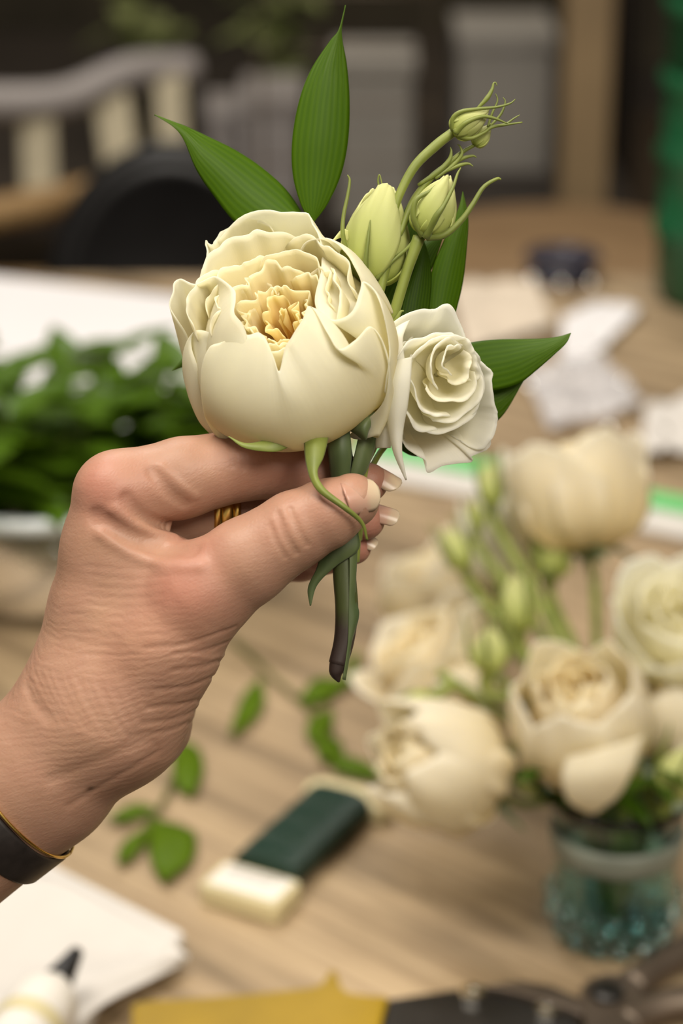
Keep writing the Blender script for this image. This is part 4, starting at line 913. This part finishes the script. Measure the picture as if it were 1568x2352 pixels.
j = lambda s: vm + Vector((random.Random(s).uniform(-.014, .014), random.Random(s+1).uniform(-.014, .014), 0))
vr('open cream rose leaning over the front of the aqua vase rim', 1335, 1660, 1.12, (-.22, .72, .62), .035, 1, stemto=j(1), openness=.74, tall=1.15)
_t = bpy.context.scene.collection.objects['cream_rose.001']
m = loft([W(1300, 1740, 1.078), W(1290, 1790, 1.078), W(1305, 1840, 1.084), W(1350, 1868, 1.092)], [W(1480, 1690, 1.082), W(1455, 1765, 1.078), W(1420, 1828, 1.084), W(1368, 1868, 1.092)], nt=24, nw=15, cup=.12)
obj('petal', m[0], m[1], M['bgrose'], _t, uv=m[2], attr={'v': np.full(len(m[0]), .8), 'inner': np.zeros(len(m[0]))}, thick=.0006)
vr('cream rose lowest and leftmost of the vase flowers, facing left', 1035, 1765, 1.13, (-.72, .30, .40), .034, 2, stemto=j(2), openness=.62, tall=1.25)
vr('wide open pale rose at the left of the vase, above the lowest rose', 1000, 1530, 1.24, (-.55, .70, .25), .033, 3, stemto=j(3), openness=1.1)
vr('tallest cream rose of the vase, seen from its green calyx side', 1335, 1160, 1.25, (-.15, .97, -.15), .034, 4, stemto=j(4), openness=1.05, tall=1.2)
vr('frilly white flower at the right edge, above the vase', 1560, 1440, 1.16, (-.05, .6, .8), .030, 5, name='white_lisianthus', mat=M['lisi'], stemto=j(5), openness=1.1)
vr('cream flower at the right edge, just below the frilly white one', 1565, 1640, 1.16, (.1, .85, .4), .030, 6, stemto=j(6), openness=.7)
vr('small cream bloom nodding at the left of the vase, behind the lowest rose', 1065, 1605, 1.20, (-.5, -.35, .6), .018, 7, name='cream_rosebud', stemto=j(7), openness=.7, lay=2)
vr('slim white half-open flower behind the bud stems of the vase', 1140, 1290, 1.30, (-.1, 1, 0), .021, 8, name='white_lisianthus', mat=M['lisi'], stemto=j(8), openness=.7, tall=1.7)
vr('faint cream flower farthest back in the vase, left of the buds', 1020, 1350, 1.45, (-.4, .9, .1), .036, 9, stemto=j(9), openness=1.0)
vr('slim white flower next to the tallest rose, on its left', 1225, 1150, 1.36, (-.1, 1, .05), .020, 10, name='white_lisianthus', mat=M['lisi'], stemto=j(10), openness=.8, tall=1.5)
def vbud(label, px, py, depth, ax, R_, Hh, seed, mid=None, e=None):
    c = W(px, py, depth); a = VD(*ax); O = c-a*Hh*.5
    t = thing('lisianthus_bud', label, 'flower bud', O)
    f = Frame(O, a, seed)
    for k in range(4):
        th = k*math.pi/2; petal(f, arc_rim(th, 2.2, R_*.18, Hh*(1-.03*k), .35, 7, 2), R_*1.2*(1-.03*k), M['budg'], t, seed=seed+k, ruf=R_*.03, nu=16, nv=12, p2=.62, twist=.8, r0=R_*.1)
    for k in range(4):
        th = k*math.pi/2+.6; rr = f.e1*math.cos(th)+f.e2*math.sin(th)
        obj('sepal', *tube([O-a*.001, O+rr*R_*.95+a*Hh*.35, O+rr*R_*1.05+a*Hh*.9, O+rr*R_*1.2+a*Hh*1.25], [R_*.22, R_*.16, R_*.09, .0003], 9, 6), M['sepal'], t)
    e = e or vm; md = mid or (O.lerp(e, .5)+Vector((0, 0, .01)))
    obj('stem', *tube([O+a*.001, O-a*.012, md, e, e+(vb-e)*.8], [.0034, .0030, .0028, .0028, .0026], 20, 8), M['stem'], t)
vbud('topmost green bud of the vase', 1125, 1110, 1.26, (-.15, 1, 0), .0078, .024, 201, e=j(11))
vbud('thin feathery green bud just below the topmost one', 1093, 1178, 1.26, (-.1, 1, 0), .0050, .016, 202, e=j(12))
vbud('leftmost upright green bud, left of the slim white flower', 1045, 1258, 1.24, (-.4, .9, 0), .0082, .024, 203, e=j(13))
vbud('plump pale bud in front of the slim white flower', 1190, 1382, 1.18, (-.1, 1, .1), .0105, .030, 204, e=j(14))
vbud('round green bud at mid height, left of the front rose', 1122, 1490, 1.14, (-.05, 1, .2), .0100, .022, 205, e=j(15))
vbud('large pale green bud left of the tallest rose', 1262, 1245, 1.25, (-.05, 1, .05), .0125, .040, 206, e=j(16))
vbud('small drooping green bud on an arched stem at the far left of the vase', 950, 1620, 1.15, (-.9, -.45, 0), .0065, .018, 207, mid=W(1040, 1568, 1.16), e=j(17))
vbud('yellow green bud at the right edge by the vase rim', 1562, 1772, 1.10, (.3, .8, .4), .0115, .028, 208, e=j(18))
vbud('small green bud between the lowest rose and the front rose', 1200, 1790, 1.14, (-.7, .5, .2), .0065, .020, 209, e=j(19))
# leafy green filling round the vase mouth
lmo = leafmesh('olive', .026, .010, M['leafd'])
rg = random.Random(8)
for k in range(9):
    a = k*.7+.2; b0 = vm + Vector((.012*math.cos(a), .012*math.sin(a), -.012)); tip = vm + Vector((.036*math.cos(a), .036*math.sin(a), rg.uniform(.018, .035)))
    sp = thing('green_sprig', 'dark green leafy stem tucked among the blooms at the mouth of the aqua vase', 'greenery', b0, 'leafy stems at the vase mouth')
    obj('stem', *tube([b0, b0.lerp(tip, .5)+Z*.006, tip], [.0016, .0013, .0008], 10, 6), M['sepald'], sp)
    C = crom([b0, b0.lerp(tip, .5)+Z*.006, tip], 8)
    for i in range(3, 8): an = a+rg.uniform(-1.2, 1.2); put(lmo, sp, Vector(C[i]), Vector((math.cos(an), math.sin(an), rg.uniform(-.2, .6))), sc=rg.uniform(.8, 1.2))

# ------------------------------------------------------------------ the room behind the table
def onto(px, py, z): return H(px, py, z)
BZ = .50
BN = thing('low_bench', 'long low dark bench with a light wooden front edge, holding boxes behind the table', 'bench', (0, 4.1, 0))
obj('bench_top', *box((-.4, 4.18, BZ-.02), (1.7, 1.5, .04)), M['dark'], BN, smooth=False, bevel=.004)
for x in (-1.15, .38):
    for y in (3.5, 4.8): obj('leg', *box((x, y, (BZ-.04)/2), (.06, .06, BZ-.04)), M['dark'], BN, smooth=False)
ea, eb = W(-120, 505, 3.02), W(300, 425, 3.35); dd = (eb-ea); 
RL = thing('curved_rail_chair', 'wooden chair back rail with three cream slats at the upper left', 'chair', Vector((ea.x, ea.y+.1, 0)))
rail = lambda pts, r, name, mat, fl=1: obj(name, *tube([W(*q) for q in pts], r, 24, 12, fl), mat, RL)
rail([(-140, 505, 3.02), (0, 488, 3.05), (150, 455, 3.09), (290, 415, 3.14)], [.022, .022, .018], 'lower_rail', M['oak'])
rail([(-140, 230, 3.02), (0, 235, 3.05), (150, 225, 3.09), (300, 165, 3.14), (440, 160, 3.20)], [.024, .024, .024], 'top_rail', M['greyl'])
for (x, y0, y1, w_) in ((88, 245, 440, .046), (268, 215, 400, .050), (392, 175, 330, .042)):
    d_ = 3.06+x/4000; a_, b_ = W(x+(14 if x == 268 else 4), y1, d_), W(x-(14 if x == 268 else 4), y0, d_)
    dz = (b_-a_); up_ = dz.normalized(); xs = RT; ys = up_.cross(xs).normalized()
    obj('slat', *box((a_+b_)/2, (w_, .018, dz.length), axes=(xs, ys, up_)), M['cream'], RL, smooth=False, bevel=.004, label='cream painted slat')
for (x, d_) in ((-130, 3.02), (445, 3.20)):
    tp = W(x, 165 if x > 0 else 235, d_); obj('leg', *tube([tp, Vector((tp.x, tp.y+.05, .25)), Vector((tp.x, tp.y+.02, .0))], [.016, .018, .016], 10, 10), M['dark'], RL)
sa = W(-130, 520, 3.3); obj('seat', *box((-.42, 3.12, .44), (.36, .26, .03)), M['oak'], RL, smooth=False, bevel=.01)
# black round-backed chair
CH = thing('black_chair', 'black chair with a round arched back behind the white paper pad', 'chair', Vector((-.17, 2.95, 0)))
cx, dpt = 400, 2.75
s_ = dpt/F; up_ = Vector((0, .15, 1)).normalized(); cc_ = W(cx, 690, dpt)
arc = [cc_ + RT*(-math.cos(t)*272*s_) + up_*(math.sin(t)*330*s_/math.cos(PITCH*.6)) for t in np.linspace(-.25, math.pi+.25, 26)]
obj('back_frame', *tube(arc, [.013, .013], 60, 12), M['black'], CH)
V = [cc_ + Vector((0, .012, 0)) + RT*(r*-math.cos(t)*262*s_) + up_*(r*math.sin(t)*320*s_/math.cos(PITCH*.6)) + Vector((0, -.03*r*r, 0)) for r in np.linspace(.02, 1, 10) for t in np.linspace(0, math.pi, 30)]
obj('back_panel', V, gridfaces(30, 10), M['black'], CH, thick=.012)
obj('seat', *lathe([(0, -.03), (.19, -.03), (.205, -.01), (.20, .01), (.15, .02), (0, .018)], Vector((cc_.x, cc_.y-.20, .46)), 48), M['black'], CH)
for a in (.8, 2.35, 3.9, 5.5):
    q = Vector((cc_.x+.15*math.cos(a), cc_.y-.20+.15*math.sin(a), 0)); obj('leg', *tube([q+Vector((0, 0, .44)), q+Vector((.02*math.cos(a), .02*math.sin(a), 0.003))], [.011, .010], 6, 10), M['black'], CH)
for sx in (-1, 1): obj('back_post', *tube([Vector((cc_.x+sx*.14, cc_.y-.06, .45)), arc[0] if sx < 0 else arc[-1]], [.012, .012], 8, 10), M['black'], CH)
# boxes and buckets on the bench
def crate(name, label, cat, x0, x1, y0, y1, z, dep, mat, tilt=0, lip=True):
    b = onto((x0+x1)/2, y1, z); dist = (b-CAM).dot(FWD); w = (x1-x0)/F*dist; h = (y1-y0)/F*dist/math.cos(PITCH*.75)
    t = thing(name, label, cat, b); c = b + Vector((0, dep/2, 0))
    obj('box_body', *box(c+Vector((0, 0, h/2)), (w, dep, h)), mat, t, smooth=False, bevel=.006)
    if lip: obj('lid', *box(c+Vector((0, 0, h-.012)), (w+.012, dep+.012, .028)), mat, t, smooth=False, bevel=.005)
    return t
crate('storage_box', 'tall pale grey box on the bench between the upright leaf and the buds', 'box', 775, 945, 150, 520, BZ, .14, M['grey'])
crate('storage_box', 'dim grey box on the bench left of the upright leaf', 'box', 560, 690, 230, 470, BZ, .16, M['greyl'])
crate('storage_box', 'small dim box on the bench behind the leftward leaf', 'box', 455, 555, 260, 420, BZ, .14, M['greyl'])
crate('storage_box', 'square grey white box on the bench behind the small topmost bud', 'box', 1050, 1262, 90, 400, BZ, .18, M['grey'])
# wire rack on the bench
RK = thing('wire_rack', 'thin metal wire rack standing among the boxes on the bench', 'rack', onto(800, 560, BZ)+Vector((0, .1, 0)))
r0 = onto(600, 560, BZ); r1 = onto(985, 560, BZ)
for q in (r0, r1): obj('post', *tube([q, q+Vector((0, 0, .62))], [.0035, .0035], 4, 8), M['chrome'], RK)
for h_ in (.12, .20, .28, .36, .50): obj('shelf_wire', *tube([r0+Vector((0, 0, h_)), r1+Vector((0, 0, h_))], [.0022, .0022], 4, 8), M['greym'], RK)
# beige post, dark drape, green bin
q = onto(1335, 440, .55); q.z = 0
PO = thing('wooden_post', 'beige wooden post standing upright left of the dark curtain', 'post', q)
obj('shaft', *box((q.x, q.y, .65), (.068, .068, 1.296)), M['beige'], PO, smooth=False, bevel=.005)
obj('foot', *box((q.x, q.y, .02), (.13, .13, .036)), M['beige'], PO, smooth=False, bevel=.004)
ca = W(1375, 0, 4.3); cb = W(1470, 0, 4.3); V = []
for i in range(40):
    s = i/39; p = ca.lerp(cb, s)
    for k in range(6): V.append((p.x, p.y+.03*math.sin(s*22), .01+1.5*k/5))
o = obj('dark_curtain', V, gridfaces(6, 40), M['dark'], None, loc=(ca.x, ca.y, 0), thick=.004); tag(o, 'narrow dark curtain hanging between the beige post and green bin', 'curtain')
gq = Vector((.372, 2.125, TZ)); GBn = thing('green_bin', 'tall dark green ribbed plastic bin at the right edge, beyond the white wrapping', 'bin', gq)
rr_ = .078
ribs = [(0, .002), (rr_*.80, .002), (rr_*.88, .008)]
for k in range(5): z_ = .012+k*.07; ribs += [(rr_*.92, z_), (rr_*.93, z_+.050), (rr_*.99, z_+.056), (rr_*.99, z_+.066)]
ribs += [(rr_*1.04, .365), (rr_*1.04, .375), (rr_*.95, .375), (rr_*.9, .05), (0, .03)]
obj('bin_body', *lathe(ribs, gq, 56), M['greenbin'], GBn)
# wooden round side table behind
sq = onto(1290, 545, .60); ST = thing('side_table', 'round tan wooden side table beyond the far edge of the work table', 'table', Vector((sq.x, sq.y, 0)))
obj('tabletop', *lathe([(0, .57), (.20, .57), (.215, .58), (.215, .592), (.20, .60), (0, .60)], Vector((sq.x, sq.y-.03, 0)), 64), M['tan'], ST)
for a in (.8, 2.4, 3.9, 5.5):
    p0 = Vector((sq.x+.15*math.cos(a), sq.y-.03+.15*math.sin(a), 0)); obj('leg', *tube([p0+Z*.572, p0+Z*.002], [.018, .014], 6, 10), M['tan'], ST)
# potted plants at the back
lmf = leafmesh('far', .075, .048, M['bgleaf'])
rg = random.Random(4)
for k, (x, y, lab) in enumerate([(330, 330, 'leafy green plant in a dark pot at the back, left one of the pair'), (640, 330, 'pale green leafy plant in a dark pot at the back, right one of the pair')]):
    b = W(x, 260, 3.95); b.z = BZ; t = thing('potted_plant', lab, 'plant', b)
    obj('pot', *lathe([(0, .002), (.035, .002), (.048, .09), (.052, .095), (.045, .095), (.042, .08), (0, .078)], b, 32), M['dark'], t)
    for s in range(7):
        a = s*.9; tip = b + Vector((.05*math.cos(a), .05*math.sin(a), rg.uniform(.14, .34))); obj('stem', *tube([b+Z*.075, b.lerp(tip, .5)+Z*.05, tip], [.004, .003, .002], 8, 6), M['olive'], t)
        C = crom([b+Z*.075, b.lerp(tip, .5)+Z*.05, tip], 8)
        for i in range(2, 8): an = rg.uniform(0, 6.28); put(lmf, t, Vector(C[i]), Vector((math.cos(an), math.sin(an)-.3, rg.uniform(-.3, .5))), sc=rg.uniform(.6, 1.1))
